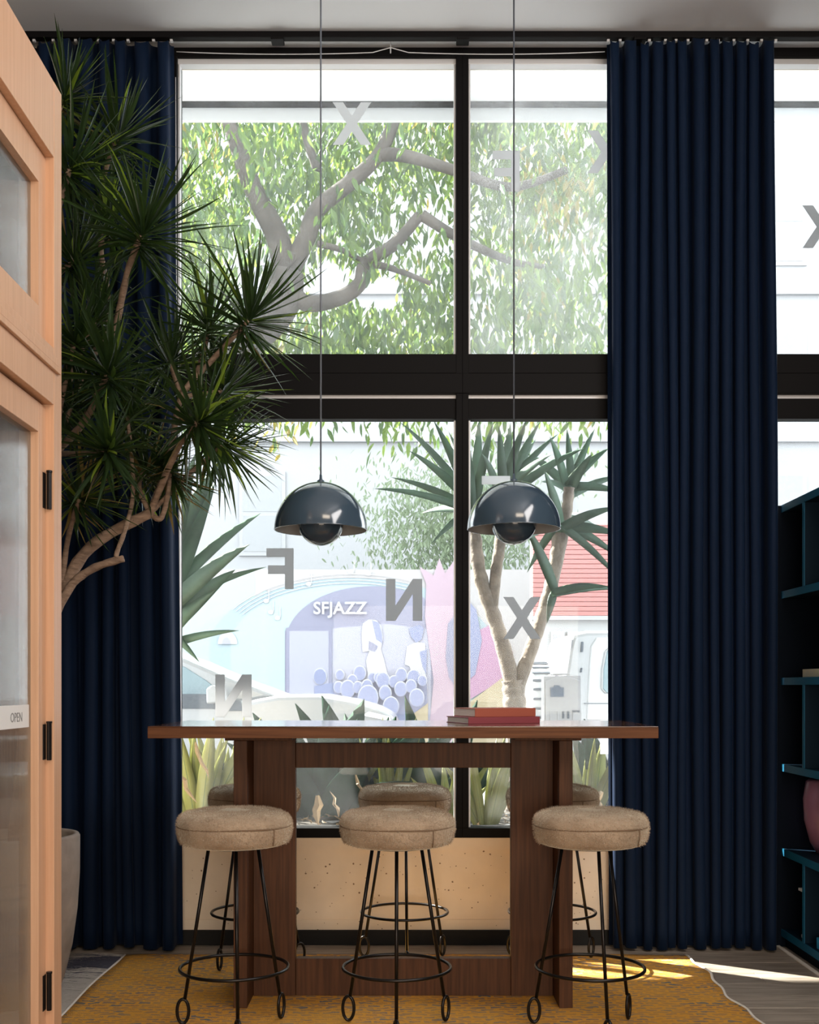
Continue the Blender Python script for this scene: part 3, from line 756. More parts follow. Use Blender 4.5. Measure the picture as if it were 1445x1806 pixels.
for k in range(12):
    droop = [0.0, .15, .3, .5, .8, 1.2][k % 6]
    pts, wd = leafpts(1.0, droop)
    pts = [p+Vector((0, 0.03*math.sin(i*.5+k), 0)) for i, p in enumerate(pts)]
    mb = MB().ribbon(pts, [q*0.052 for q in wd], (0, 1, 0.2*math.sin(k)), v=0.45)
    ms = [M_leafd if k < 9 else (M_leafl if k < 11 else M_leafo)]
    leafmesh.append((mb, ms[0], mb.mesh('leaf', ms[0], smooth=True)))
allv = MB(); lr = random.Random(21); cnt = 0; total = 0
for ci, (x, y_, d, Rp, ax) in enumerate(crowns):
    c = cpos[ci]; ax = Vector(ax).normalized()
    n = 105 if ci in (0, 4, 8, 3, 7, 9) else 85
    for k in range(n):
        u = (k+0.5)/n                      # 0 inner (young, upright) .. 1 outer (old, drooping)
        th = 0.12+1.9*u**0.8+lr.gauss(0, .12); ph = k*2.39996+lr.uniform(-.3, .3)
        t1 = ax.orthogonal().normalized(); t2 = ax.cross(t1)
        dirv = ax*math.cos(th)+(t1*math.cos(ph)+t2*math.sin(ph))*math.sin(th)
        L_ = Rp/2000*d*lr.uniform(.72, 1.12)*(0.75+0.3*math.sin(min(1, u*1.3)*PI))
        root = c-ax*(0.07*u-0.02)
        # keep the tips clear of the curtain and the partition
        tip = root+dirv*L_
        if (tip+DO).y > 5.24 or (tip+DO).y < 3.35: continue
        if (tip+DO).y < 3.6 and (tip+DO).x < -0.8: continue
        dk = 0 if u < .3 else (1 if u < .55 else 2)
        kk = [lr.choice([0, 1]), lr.choice([1, 2, 2, 3]), lr.choice([2, 3, 4, 5])][dk]
        if dirv.z < -.3: kk = lr.choice([0, 1, 2])
        cls = 6*lr.choice([0, 1]) if kk < 3 else 0
        mi = kk
        rr = lr.random()
        xdir = dirv; zdir = Vector((0, 0, 1))-xdir*xdir.z
        if zdir.length < .05: zdir = Vector((1, 0, 0))
        zdir.normalize(); ydir = zdir.cross(xdir)
        roll = Matrix.Rotation(lr.uniform(-.5, .5), 4, 'X')
        W_ = lr.uniform(.8, 1.15)*0.30/L_
        mt = Matrix(((xdir.x, ydir.x, zdir.x, root.x), (xdir.y, ydir.y, zdir.y, root.y), (xdir.z, ydir.z, zdir.z, root.z), (0, 0, 0, 1))) @ roll @ Matrix.Diagonal((L_, L_*W_, L_, 1))
        lime = rr < 0.12 if u < .25 else rr < .05
        dry = (u > .85 and rr > .9) or (ci in (12, 13, 19) and rr > .72)
        total += 1
        if cnt < 290 and (ci in (0, 4, 8, 7, 9, 3)) and lr.random() < .64:
            ob = bpy.data.objects.new('leaf', leafmesh[10 if (lime and kk < 9 and kk < 2) else kk + (6 if kk < 3 and rr > .5 else 0)][2])
            COL.objects.link(ob); ob.parent = dr; ob.matrix_local = mt
            cnt += 1
        else:
            vs = leafmesh[kk][0]
            allv.add([mt @ Vector(q) for q in vs.v], vs.f, 2 if dry else (1 if lime else 0))
o = allv.obj('leaf_mass', [M_leafd, M_leafl, M_leafo], dr, smooth=True); o['kind'] = 'stuff'
M_whx = mat('weathered_white', (0.27, 0.27, 0.275), 0.85)
# ================================================================== OUTSIDE
M_paved = mat('pale_pavement', (0.264, 0.259, 0.248), 0.9, var=0.1)
M_street = mat('asphalt', (0.143, 0.143, 0.149), 0.9, var=0.1)
struct(MB().box(-30, 30, YO+0.02, 9.6, -0.3, -0.02).obj('floor_pavement', M_paved))
struct(MB().box(-30, 30, 9.61, 40, -0.4, -0.14).obj('floor_street', M_street))
# canopy slab with stepped fascia beyond the glass
FY = YW+2.40
cn = struct(empty('trim_2', (0, FY, 5.156)))
def cb(x0, x1, y0, y1, z0, z1, n, m): return MB().box(x0, x1, y0-FY, y1-FY, z0-5.156, z1-5.156).obj(n, m, cn, bevel=0.004)
cb(-9, 9, FY, FY+0.03, 5.156, 5.247, 'fascia', M_offwh)
cb(-9, 9, FY-0.06, FY+0.10, 5.247, 5.263, 'drip_line', M_bronze)
cb(-9, 9, FY-0.02, FY+0.10, 5.263, 5.9, 'fascia', M_white)
cb(-9, 9, YO, FY-0.03, 5.62, 5.9, 'soffit', M_white)
struct(MB().box(-9, 9, YO+0.02, YO+0.2, CZ+0.2, 5.62).obj('wall_above_window', M_white))
# planting bed
bd_ = empty('planting_bed', (0, 6.3, 0), label='raised dark soil bed outside under the window', cat='planter')
MB().box(-3, 3, -0.68, 0.68, -0.02, 0.50).obj('kerb', M_whx, bd_, bevel=0.01)
mb = MB(); nn = 60
vs = [(-2.95+5.9*i/nn, -0.64+1.28*j/16, 0.505+0.02*noise.noise((i*.7, j*.7, 4))+0.01*noise.noise((i*2.7, j*2.7, 4))) for j in range(17) for i in range(nn+1)]
fs = [(j*(nn+1)+i, j*(nn+1)+i+1, (j+1)*(nn+1)+i+1, (j+1)*(nn+1)+i) for j in range(16) for i in range(nn)]
mb.add(vs, fs); mb.obj('soil', M_soil, bd_, smooth=True)
# leaves of the succulents
def varieg(name, green, edge, transl=.25):
    m = mat(name, green, 0.45, transl=transl, trcol=tuple(min(1, c*1.6) for c in green))
    return m
M_sw = mat('sword_leaf_green', (0.088, 0.165, 0.0715), 0.45, var=0.3, vscale=4, transl=.3, trcol=(0.165, 0.275, 0.066), rand=.15)
M_swy = mat('sword_leaf_yellow_edge', (0.341, 0.363, 0.121), 0.45, transl=.4, trcol=(0.413, 0.44, 0.11), rand=.1)
M_ag = mat('agave_green', (0.018, 0.052, 0.034), 0.6, spec=0.12, var=0.25, vscale=5, transl=.2, trcol=(0.0825, 0.176, 0.0825), rand=.2)
M_al = mat('aloe_green', (0.066, 0.127, 0.0825), 0.5, var=0.25, vscale=6, transl=.2, trcol=(0.11, 0.209, 0.11), rand=.2)
M_bkal = mat('aloe_bark', (0.286, 0.237, 0.193), 0.9, col2=(0.149, 0.121, 0.099), vscale=14, bump=1, bscale=30)
M_dry = mat('dry_leaf', (0.198, 0.138, 0.077), 0.8, var=.3, transl=.2)
def sword(root, base, dirv, L_, W_, bend, mats, striped=True, name='leaf', mi=0, th=.3):
    dirv = Vector(dirv).normalized(); n = 8; pts = []; p = Vector(base)
    side = dirv.cross(Vector((0, -1, 0.15)))
    if side.length < .1: side = Vector((1, 0, 0))
    side.normalize()
    out = Vector((dirv.x, dirv.y, 0)); 
    if out.length < .05: out = Vector((U(-1, 1), U(-1, 1), 0))
    out.normalize(); d = dirv.copy()
    for i in range(n+1):
        pts.append(p.copy()); d = (d+Vector((out.x*.3, out.y*.3, -1))*bend/n).normalized(); p = p+d*L_/n
    wd = [W_*q for q in (.62, .8, .95, 1, .97, .85, .65, .38, .03)]
    mb = MB().strap(pts, wd, side, th=th)
    if striped:
        inner = MB().strap([q+side.cross(Vector((0, 0, 1))).normalized()*0 for q in pts], [w_*.62 for w_ in wd], side, th=th*2.2)
        n0 = len(mb.v); mb.v += inner.v; mb.f += [tuple(i+n0 for i in f) for f in inner.f]; mb.m += [1]*len(inner.f)
    return mb.obj(name, mats if striped else mats[mi], root, smooth=True)
def sword_plant(px, y_, n, L_, W_, label, mats=None, tilt=.45, striped=True, fan=None, cat='plant', bend=.35):
    X = (px-715)/2000*y_
    r = empty('variegated_plant' if striped else 'agave', (X, y_, 0.495), label=label, cat=cat)
    for k in range(n):
        ph = 2.39996*k+U(-.2, .2); tl = tilt*(0.25+1.0*(k/n))
        d = Vector((math.cos(ph)*math.sin(tl), math.sin(ph)*math.sin(tl)*.6, math.cos(tl)))
        sword(r, (math.cos(ph)*.035, math.sin(ph)*.03, -0.02), d, L_*U(.75, 1.1), W_*U(.8, 1.15), bend*U(.3, 1.3), mats or [M_swy, M_sw], striped)
    return r
sword_plant(352, 6.05, 15, .62, .075, 'yellow-edged sword-leaved plant outside, left of the table leg')
sword_plant(398, 6.3, 13, .55, .06, 'pale striped sword-leaved plant outside, seen past the left table leg', tilt=.3)
sword_plant(858, 6.0, 13, .52, .055, 'bright yellow-green striped plant outside, right of the mullion', tilt=.35)
sword_plant(1035, 6.25, 13, .54, .07, 'pale striped sword-leaved plant outside beside the right curtain', tilt=.4)
sword_plant(790, 6.15, 9, .42, .045, 'small striped plant outside, just left of the mullion', tilt=.55)
sword_plant(690, 6.45, 12, .55, .05, 'thin pale striped plant outside, behind the middle stool', tilt=.3)
sword_plant(570, 6.45, 14, .72, .17, 'broad dark green agave outside, left half of the table opening', mats=[M_ag, M_ag], tilt=.9, striped=False, bend=.2)
sword_plant(640, 6.6, 13, .70, .16, 'broad dark green agave outside, behind the thin striped plant', mats=[M_ag, M_ag], tilt=.8, striped=False, bend=.2)
sword_plant(1075, 6.5, 13, .54, .15, 'broad blue-green agave outside, half behind the right curtain', mats=[M_ag, M_ag], tilt=.6, striped=False, bend=.15)
sword_plant(770, 6.6, 11, .68, .14, 'broad dark green agave outside, behind the mullion', mats=[M_ag, M_ag], tilt=.8, striped=False, bend=.2)
dl_ = empty('dead_leaves', (0, 6.0, 0.5), label='curled brown dead leaves hanging in the plants and lying on the soil', cat='leaves')
dl_['kind'] = 'stuff'
mb = MB()
def dry(p, q, w_):
    p, q = Vector(p), Vector(q); pts = [p.lerp(q, t_)+Vector((U(-.012, .012), U(-.01, .01), U(-.012, .012))) for t_ in (0, .25, .5, .75, 1)]
    mb.ribbon(pts, [w_*.4, w_, w_*.9, w_*.7, w_*.1], (1, .2, 0), v=.8)
for a, b, w_ in (((343, 1312, 5.85), (368, 1375, 5.85), .022), ((316, 1360, 5.8), (345, 1415, 5.8), .025), ((560, 1405, 5.9), (562, 1452, 5.9), .05), ((628, 1370, 5.9), (640, 1400, 5.9), .02), ((600, 1440, 5.9), (585, 1400, 6), .02), ((1050, 1410, 5.9), (1070, 1450, 5.9), .05), ((1062, 1395, 5.9), (1040, 1440, 5.9), .05)):
    dry(at(*a)-Vector((0, 6, .5)), at(*b)-Vector((0, 6, .5)), w_)
for i in range(160):
    p = Vector((U(-1.6, 1.4), U(-.3, .5), U(.01, .03))); dry(p, p+Vector((U(-.06, .06), U(-.05, .05), U(0, .03))), .012)
bpy.data.objects.remove(dl_)
o = mb.obj('dead_leaves', M_dry); o.location = (0, 6.0, 0.5); tag(o, 'curled brown dead leaves in the planting bed', 'leaves', kind='stuff')
# tree aloe
ad_ = 6.75
AO = at(910, 1275, ad_); AO.z = 0.495
al = empty('tree_aloe', AO, label='branching tree aloe outside the window behind the right pendant', cat='plant')
def A3(x, y_, d=ad_): return at(x, y_, d)-AO
def abr(pts, r0, r1):
    sp = smoothpath(pts, 7); n = len(sp)
    MB().tube(sp, [(r0+(r1-r0)*i/(n-1))*(1+.06*math.sin(i*1.9)+.04*math.sin(i*4.3)) for i in range(n)], 10).obj('trunk', M_bkal, al, smooth=True)
abr([Vector((0, 0, -.02)), A3(912, 1300), A3(908, 1240), A3(905, 1200)], .075, .066)
abr([A3(906, 1215), A3(890, 1150), A3(872, 1090), A3(848, 1020), A3(838, 950), A3(835, 905)], .050, .036)
abr([A3(868, 1080), A3(875, 1010), A3(882, 960), A3(886, 900)], .034, .034)
abr([A3(912, 1215), A3(935, 1150), A3(955, 1090), A3(972, 1030), A3(982, 970), A3(985, 930)], .044, .034)
abr([A3(972, 1040), A3(990, 960), A3(1000, 900), A3(1004, 860)], .036, .032)
def acrown(x, y_, d, leaves):
    for (tx, ty, td, w_) in leaves:
        b = A3(x, y_, d)+Vector((U(-.02, .02), U(-.02, .02), U(-.03, .03))); t_ = A3(tx, ty, td)
        mid = (b+t_)/2+Vector((0, 0, 0.10*(t_-b).length)); 
        n = 9; pts = [b*(1-u)**2+mid*2*u*(1-u)+t_*u*u for u in [i/(n-1) for i in range(n)]]
        sd = (t_-b).cross(Vector((0, -1, .2)))
        MB().strap(pts, [w_*q for q in (.8, .95, 1, .97, .88, .74, .55, .32, .02)], sd, th=.5).obj('leaf', M_al, al, smooth=True)
acrown(838, 905, 6.7, [(660, 862, 6.4, .05), (690, 842, 6.8, .05), (722, 795, 6.6, .06), (706, 745, 6.9, .05), (765, 742, 6.6, .065), (790, 760, 7.0, .07), (845, 735, 6.9, .07), (870, 745, 6.5, .06), (745, 905, 7, .06), (760, 960, 6.5, .045), (815, 735, 6.5, .06), (905, 850, 6.3, .06)])
acrown(886, 885, 6.85, [(955, 740, 6.9, .055), (930, 738, 6.6, .06), (900, 745, 7.1, .07), (880, 750, 6.6, .06), (850, 800, 6.4, .06), (1032, 790, 6.7, .06), (975, 800, 6.4, .06), (840, 840, 7, .05), (945, 775, 7.1, .06), (985, 765, 6.9, .05)])
acrown(985, 925, 6.7, [(925, 955, 6.4, .07), (1090, 895, 6.6, .06), (1100, 945, 6.6, .07), (1100, 1030, 6.5, .05), (1095, 985, 6.7, .06), (930, 1010, 6.9, .05), (960, 830, 6.4, .06), (1055, 930, 7.0, .06)])
acrown(1003, 868, 6.9, [(1050, 755, 6.9, .05), (1075, 790, 6.8, .06), (1100, 870, 6.7, .06), (1000, 755, 6.9, .05), (970, 770, 6.6, .055), (930, 800, 7, .06), (1045, 800, 6.6, .06), (1020, 790, 7.2, .06), (1095, 840, 7, .05), (955, 850, 6.6, .05)])
acrown(975, 1045, 6.7, [(1075, 1035, 6.6, .05), (925, 925, 6.5, .065), (1100, 1040, 6.8, .05), (965, 1100, 6.6, .05)])
# large strap-leaved plant at the far left
YO_ = at(285, 1010, 6.3); YO_.z = .495
yc = empty('giant_yucca', YO_, label='large strap-leaved plant outside, behind the left curtain edge', cat='plant')
def Y3(x, y_, d=6.3): return at(x, y_, d)-YO_
sp = smoothpath([Vector((0, 0, -.02)), Y3(270, 1300), Y3(285, 1150), Y3(285, 1010)], 6)
MB().tube(sp, [.06]*len(sp), 10).obj('trunk', M_bkal, yc, smooth=True)
for (bx, by, tx, ty, td, w_) in ((285, 1050, 345, 800, 6.2, .12), (290, 1080, 380, 850, 6.5, .13), (285, 1090, 440, 960, 6.1, .10), (290, 1120, 415, 1005, 6.3, .11), (280, 1000, 330, 830, 6.7, .11), (285, 1060, 460, 905, 6.6, .07), (280, 1140, 380, 1040, 6.2, .08), (290, 1000, 400, 800, 6.5, .09), (280, 1080, 470, 1000, 6.4, .05), (270, 1150, 422, 1112, 6.2, .05), (270, 1090, 352, 1168, 6.2, .05), (270, 1010, 200, 850, 6.4, .1), (270, 1050, 150, 950, 6.4, .1), (280, 980, 290, 780, 6.4, .1)):
    b = Y3(bx, by); t_ = Y3(tx, ty, td); mid = (b+t_)/2+Vector((0, 0, .09*(t_-b).length))
    pts = [b*(1-u)**2+mid*2*u*(1-u)+t_*u*u for u in [i/8 for i in range(9)]]
    MB().strap(pts, [w_*q for q in (.6, .85, 1, 1, .92, .78, .58, .34, .02)], (t_-b).cross(Vector((0, -1, .2))), th=.3).obj('leaf', M_al, yc, smooth=True)
# ------------------------------------------------------------------ street tree
M_tb = mat('street_tree_bark', (0.06, 0.05, 0.044), 0.9, var=.3, vscale=6, bump=.8, bscale=12)
M_tl1 = mat('tree_leaf_green', (0.0715, 0.132, 0.033), 0.45, transl=.5, trcol=(0.209, 0.303, 0.055), rand=.3)
M_tl2 = mat('tree_leaf_olive', (0.0495, 0.0935, 0.0385), 0.4, transl=.45, trcol=(0.121, 0.209, 0.055), rand=.3)
M_tl3 = mat('tree_leaf_gold', (0.231, 0.198, 0.044), 0.5, transl=.5, trcol=(0.385, 0.303, 0.066), rand=.2)
TRO = Vector((-1.15, 10.4, -0.02))
tr_ = empty('street_tree', TRO, label='big leafy street tree filling the upper windows', cat='tree')
def T3(x, y_, d=9.5): return at(x, y_, d)-TRO
def tbr(pts, r0, r1):
    sp = smoothpath(pts, 6); n = len(sp)
    MB().tube(sp, [(r0+(r1-r0)*i/(n-1)) for i in range(n)], 10).obj('branch', M_tb, tr_, smooth=True)
# the trunk stands behind the left curtain
tbr([Vector((-2.3, -1.15, -.05)), Vector((-2.25, -1.15, 1.5)), Vector((-1.9, -1.1, 2.6)), Vector((-1.2, -1.0, 3.4)), T3(470, 570), T3(505, 480)], .20, .15)
tbr([T3(505, 490), T3(490, 420), T3(455, 350), T3(430, 290), T3(400, 200)], .11, .06)
tbr([T3(500, 500), T3(540, 420), T3(560, 370), T3(620, 320), T3(670, 270), T3(700, 200)], .09, .05)
tbr([T3(505, 500), T3(540, 535), T3(600, 525), T3(635, 500), T3(645, 465), T3(690, 435), T3(715, 410), T3(740, 380)], .075, .045)
tbr([T3(640, 470), T3(670, 468), T3(710, 480), T3(760, 500)], .035, .02)
tbr([T3(560, 430), T3(600, 440), T3(640, 460)], .03, .02)
tbr([T3(745, 380), T3(810, 420), T3(900, 460), T3(960, 470)], .05, .02)
tbr([T3(668, 272), T3(720, 276), T3(800, 300), T3(900, 330), T3(1000, 300)], .06, .03)
tbr([T3(560, 300), T3(540, 240), T3(530, 180)], .04, .03)
tm = MB(); tlr = random.Random(77)
holes = [(590, 492, 52, 34), (668, 512, 44, 28), (655, 295, 28, 12), (470, 380, 28, 20), (400, 300, 18, 10), (540, 400, 15, 22), (640, 600, 10, 10)]
lm = []
def tleaf(mb, c, L_, dirv, mi):
    sd = Vector((tlr.uniform(-1, 1), tlr.uniform(-1, 1), tlr.uniform(-.3, .3)))
    sd = (sd-dirv*sd.dot(dirv)).normalized()*L_*.15
    nn_ = dirv.cross(sd)*.3
    mb.add([c, c+dirv*L_*.3+sd+nn_, c+dirv*L_*.35, c+dirv*L_*.3-sd+nn_, c+dirv*L_*.68+sd*.8+nn_, c+dirv*L_*.68-sd*.8+nn_, c+dirv*L_], [(0, 1, 2), (0, 2, 3), (1, 4, 6, 2), (3, 2, 6, 5)], mi)
nl = 0
clusters = []
for i in range(2300):
    x = tlr.uniform(150, 1130); y_ = tlr.uniform(60, 745); d = tlr.uniform(9.2, 11.8)
    if y_ > 700 and tlr.random() < .55: continue
    sparse = noise.noise((x/60, y_/60, 1.5))
    if sparse < -.05 and tlr.random() < .8: continue
    if d < 9.6 and tlr.random() < .45: continue
    if ((x-500)/90)**2+((y_-460)/110)**2 < 1 and tlr.random() < .6: continue
    clusters.append((x, y_, d))
near = []
for (x, y_, d) in clusters:
    c = at(x, y_, d)
    gold = noise.noise((c.x*1.2, c.z*1.2, 7))
    for k in range(17):
        p = c+Vector((tlr.gauss(0, .17), tlr.gauss(0, .17), tlr.gauss(0, .17)))
        px = 715+p.x/p.y*2000; py = 1212-(p.z-CH)/p.y*2000
        if any(((px-hx)/hw)**2+((py-hy)/hh)**2 < 1 for hx, hy, hw, hh in holes) and tlr.random() < .97: continue
        dv = Vector((tlr.gauss(0, .45), tlr.gauss(0, .45), -1)).normalized()
        mi = 2 if (gold > .28 and tlr.random() < .35) else (0 if tlr.random() < .6 else 1)
        L_ = tlr.uniform(.09, .17)
        near.append((p, L_, dv, mi))
near.sort(key=lambda q: q[0].y)
lmesh = []
for mi, m in enumerate((M_tl1, M_tl2, M_tl3)):
    mb = MB(); tleaf(mb, Vector((0, 0, 0)), 1.0, Vector((0, 0, -1)), 0); lmesh.append(mb.mesh('leaf', m))
for k, (p, L_, dv, mi) in enumerate(near):
    px = 715+p.x/p.y*2000; py = 1212-(p.z-CH)/p.y*2000
    if nl < 280 and 320 < px < 1070 and 215 < py < 760:
        ob = bpy.data.objects.new('leaf', lmesh[mi]); COL.objects.link(ob); ob.parent = tr_
        ob.location = p-TRO; ob.scale = (L_, L_, L_); ob.rotation_euler = (tlr.gauss(0, .4), tlr.gauss(0, .4), tlr.uniform(0, 6.28)); nl += 1
    else: tleaf(tm, p-TRO, L_, dv, mi)
o = tm.obj('foliage', [M_tl1, M_tl2, M_tl3], tr_); o['kind'] = 'stuff'
# ------------------------------------------------------------------ white car at left
M_car = mat('white_car_paint', (0.24, 0.245, 0.25), 0.2, coat=.6)
M_cglass = mat('car_glass', (0.138, 0.198, 0.22), 0.08)
M_rub = mat('tyre_rubber', (0.022, 0.022, 0.0248), 0.8)
M_trimd = mat('car_dark_trim', (0.055, 0.066, 0.0825), 0.4)
CY = 10.8
def C2(x, y_, d=CY): q = at(x, y_, d); return (q.x, q.z)
car = empty('car', (-2.3, CY+.85, -0.14), label='white car parked across the pavement, seen through the left window', cat='car')
def cpoly(poly, y0, y1, name, m, bevel=.02, parent=car):
    o0 = Vector((-2.3, CY+.85, -.14))
    mb = MB().prism([(u-o0.x, v-o0.z) for u, v in poly], y0-o0.y, y1-o0.y)
    return mb.obj(name, m, parent, bevel=bevel, seg=3)
body = [(-4.7, .30), (-4.75, .75), (-4.68, 1.08), (-4.3, 1.12), (-2.4, 1.08), C2(440, 1235), C2(490, 1226), C2(560, 1225), C2(620, 1235), C2(670, 1250), C2(698, 1266), (-.03, .72), (-.02, .35), (-.1, .22), (-4.6, .22)]
b_ = cpoly(body, CY, CY+1.72, 'body', M_car, .05)
roof = [(-4.35, 1.10), (-4.15, 1.42), (-3.7, 1.60), (-3.0, 1.655), (-2.5, 1.63), C2(320, 1160), C2(400, 1195), C2(490, 1228), C2(430, 1240), (-2.2, 1.10)]
cpoly(roof, CY+.12, CY+1.6, 'roof', M_car, .04)
cpoly([C2(322, 1176), C2(360, 1200), C2(400, 1232), C2(408, 1256), C2(330, 1252), (-3.0, 1.0), (-3.0, 1.55), (-2.45, 1.54)], CY+.105, CY+.125, 'side_window', M_cglass, .004)
cpoly([(-3.07, 1.0), (-3.07, 1.54), (-3.7, 1.5), (-4.0, 1.35), (-4.15, 1.05)], CY+.105, CY+.125, 'side_window', M_cglass, .004)
cpoly([C2(318, 1224), C2(396, 1224), C2(396, 1250), C2(318, 1250)], CY-.012, CY-.002, 'window_sill_trim', M_trimd, .002)
cpoly([C2(395, 1232), C2(425, 1236), C2(428, 1254), C2(402, 1254)], CY-.012, CY-.002, 'quarter_glass', M_trimd, .002)
cpoly([C2(365, 1215, 10.6), C2(375, 1208, 10.6), C2(398, 1212, 10.6), C2(402, 1238, 10.6), C2(366, 1242, 10.6)], CY-.26, CY-.14, 'wing_mirror', M_car, .02)
cpoly([C2(380, 1240), C2(390, 1240), C2(392, 1250), C2(380, 1250)], CY-.15, CY+.01, 'mirror_arm', M_trimd, .003)
cpoly([C2(465, 1238), C2(520, 1226), C2(521, 1229), C2(466, 1241)], CY+.3, CY+1.4, 'wiper_cowl', M_trimd, .003)
cpoly([C2(690, 1272), C2(640, 1262), C2(650, 1255), C2(688, 1264)], CY-.008, CY+.02, 'headlamp', M_alu, .003)
for wx in (-3.75, -.95):
    for yy in (CY+.02, CY+1.5):
        mb = MB()
        n = 28; vs = []
        prof = [(0.18, 0.0), (0.30, 0.0), (0.335, 0.03), (0.335, 0.17), (0.30, 0.2), (0.18, 0.2)]
        mb.lathe([(r, z) for r, z in prof], n)
        o = mb.obj('tyre', M_rub, car, smooth=True); o.rotation_euler = (PI/2, 0, 0); o.location = (wx+2.3, yy+.18-CY-.85, .335)
        o2 = MB().lathe([(0.001, .05), (.05, .03), (.17, .05), (.19, .02), (.19, .18), (.001, .18)], 20).obj('hubcap', M_alu, o, smooth=True)
# ------------------------------------------------------------------ boxy off-roader at right
VY = 11.0
van = empty('off_roader', (3.2, VY+.9, -0.14), label='boxy pale grey off-road vehicle parked beside the right curtain', cat='car')
def vpoly(poly, y0, y1, name, m, bevel=.03, parent=van):
    o0 = Vector((3.2, VY+.9, -.14))
    return MB().prism([(u-o0.x, v-o0.z) for u, v in poly], y0-o0.y, y1-o0.y).obj(name, m, parent, bevel=bevel, seg=3)
def V2(x, y_, d=VY): q = at(x, y_, d); return (q.x, q.z)
M_van = mat('pale_grey_paint', (0.341, 0.347, 0.358), 0.3, coat=.4)
vpoly([V2(992, 1200), V2(996, 1188), V2(1004, 1135), V2(1010, 1117), V2(1035, 1112), (3.6, 1.80), (4.0, 1.72), (4.3, 1.15), (5.3, 1.08), (5.4, .9), (5.4, .35), (1.55, .35), (1.52, .8)], VY, VY+1.7, 'body', M_car, .05)
vpoly([V2(1035, 1270), V2(1038, 1200), V2(1042, 1140), V2(1052, 1124), (3.4, 1.72), (3.5, 0.9)], VY-.015, VY+.01, 'side_panel', M_van, .02)
rw = [V2(1059, 1215), V2(1060, 1180), V2(1066, 1148), V2(1074, 1142), (3.3, 1.62), (3.32, 1.2), V2(1066, 1223)]
vpoly(rw, VY-.03, VY-.01, 'window_surround', M_car, .01)
vpoly([(u+.02 if u < 2.5 else u-.02, v*.985+.02) for u, v in rw], VY-.036, VY-.02, 'side_window', M_cglass, .01)
for (x0, y0, x1, y1) in ((1007, 1128, 1010, 1143), (1024, 1132, 1029, 1150), (1023, 1178, 1027, 1186)):
    vpoly([V2(x0, y1), V2(x0+1.5, y0), V2(x1, y0), V2(x1-1, y1)], VY-.02, VY+.0, 'hinge', M_trimd, .002)
vpoly([V2(1030, 1240), V2(1095, 1240), V2(1095, 1241.2), V2(1030, 1241.2)], VY-.022, VY-.012, 'body_line', M_trimd, 0)
# spare wheel at its tail, tread to the camera, bright light on the tyre painted as pale grey
sp_ = MB().lathe([(0.001, -.1), (.25, -.11), (.33, -.10), (.36, -.07), (.365, 0), (.36, .07), (.33, .10), (.25, .11), (.001, .1)], 40).obj('spare_wheel', M_van, van, smooth=True)
sp_.rotation_euler = (0, PI/2, 0); sp_.location = (V2(962, 1200)[0]-3.2, .5-.9+.1, V2(962, 1215)[1]-.1+.14)
for k in range(24):
    a = 2*PI*k/24
    q = MB().box(-.006, .006, -.09, .09, -.012, .012).obj('tread_block', M_trimd, sp_)
    q.location = (.368*math.cos(a), .368*math.sin(a), 0); q.rotation_euler = (PI/2, 0, a)
for wx in (2.2, 4.6):
    mb = MB().lathe([(0.2, 0.0), (0.34, 0.0), (0.38, 0.03), (0.38, 0.2), (0.34, 0.23), (0.2, 0.23)], 28)
    o = mb.obj('tyre', M_rub, van, smooth=True); o.rotation_euler = (PI/2, 0, 0); o.location = (wx-3.2, -.68, .38)
    MB().lathe([(0.001, .05), (.19, .05), (.2, .02), (.2, .2), (.001, .2)], 20).obj('hubcap', M_alu, o, smooth=True)
# ------------------------------------------------------------------ notice cabinet on the pavement
KY = 8.6
kq = at(993, 1275, KY)
ks = empty('notice_cabinet', (kq.x, KY, -0.02), label='white street notice cabinet with arched grey top, right of the aloe trunk', cat='cabinet')
def kpoly(pts, y0, y1, name, m, bevel=.003, parent=ks):
    P_ = [(at(a, b, KY).x-kq.x, at(a, b, KY).z+.02) for a, b in pts]
    return MB().prism(P_, y0, y1).obj(name, m, parent, bevel=bevel)
M_kg = mat('cabinet_grey', (0.264, 0.264, 0.27), 0.5)
kpoly([(960, 1310), (960, 1193), (1025, 1191), (1026, 1310)], 0, .18, 'housing', M_kg)
arc = [(964, 1310), (962, 1204)]+[(962+62*u, 1201-8*math.sin(PI*u)) for u in [i/10 for i in range(11)]]+[(1024, 1204), (1024, 1310)]
kpoly(arc, -.012, -.001, 'face_panel', M_whx)
kpoly([(976, 1191), (976, 1188), (1006, 1187), (1006, 1190)], .0, .16, 'cap', M_kg)
M_kb = mat('cabinet_screen', (0.066, 0.0935, 0.132), 0.3)
kpoly([(970.5, 1212), (977, 1212), (977, 1208.5), (987.5, 1208.5), (987.5, 1212), (994.5, 1212), (994.5, 1229), (971, 1229)], -.017, -.0125, 'screen', M_kb, .001)
for (a, b, c, d_) in ((971, 1234, 995, 1236), (971, 1240.5, 995, 1242.5), (993, 1200.5, 1017, 1202)):
    kpoly([(a, b), (c, b), (c, d_), (a, d_)], -.015, -.0125, 'print_line', M_kg, 0)
kpoly([(970, 1253), (985, 1253), (985, 1272), (983, 1272), (983, 1255), (972, 1255), (972, 1272), (970, 1272)], -.017, -.0125, 'slot_frame', M_kg, .0005)
for (a, b, c, d_) in ((991.5, 1254, 995, 1267), (1000, 1254, 1004, 1267), (1009, 1252.5, 1022, 1256)):
    kpoly([(a, b), (c, b), (c, d_), (a, d_)], -.017, -.0125, 'dark_mark', M_trimd, 0)
kpoly([(1010, 1257), (1025, 1257), (1025, 1270), (1010, 1270)], -.017, -.0125, 'grey_patch', M_kg, 0)
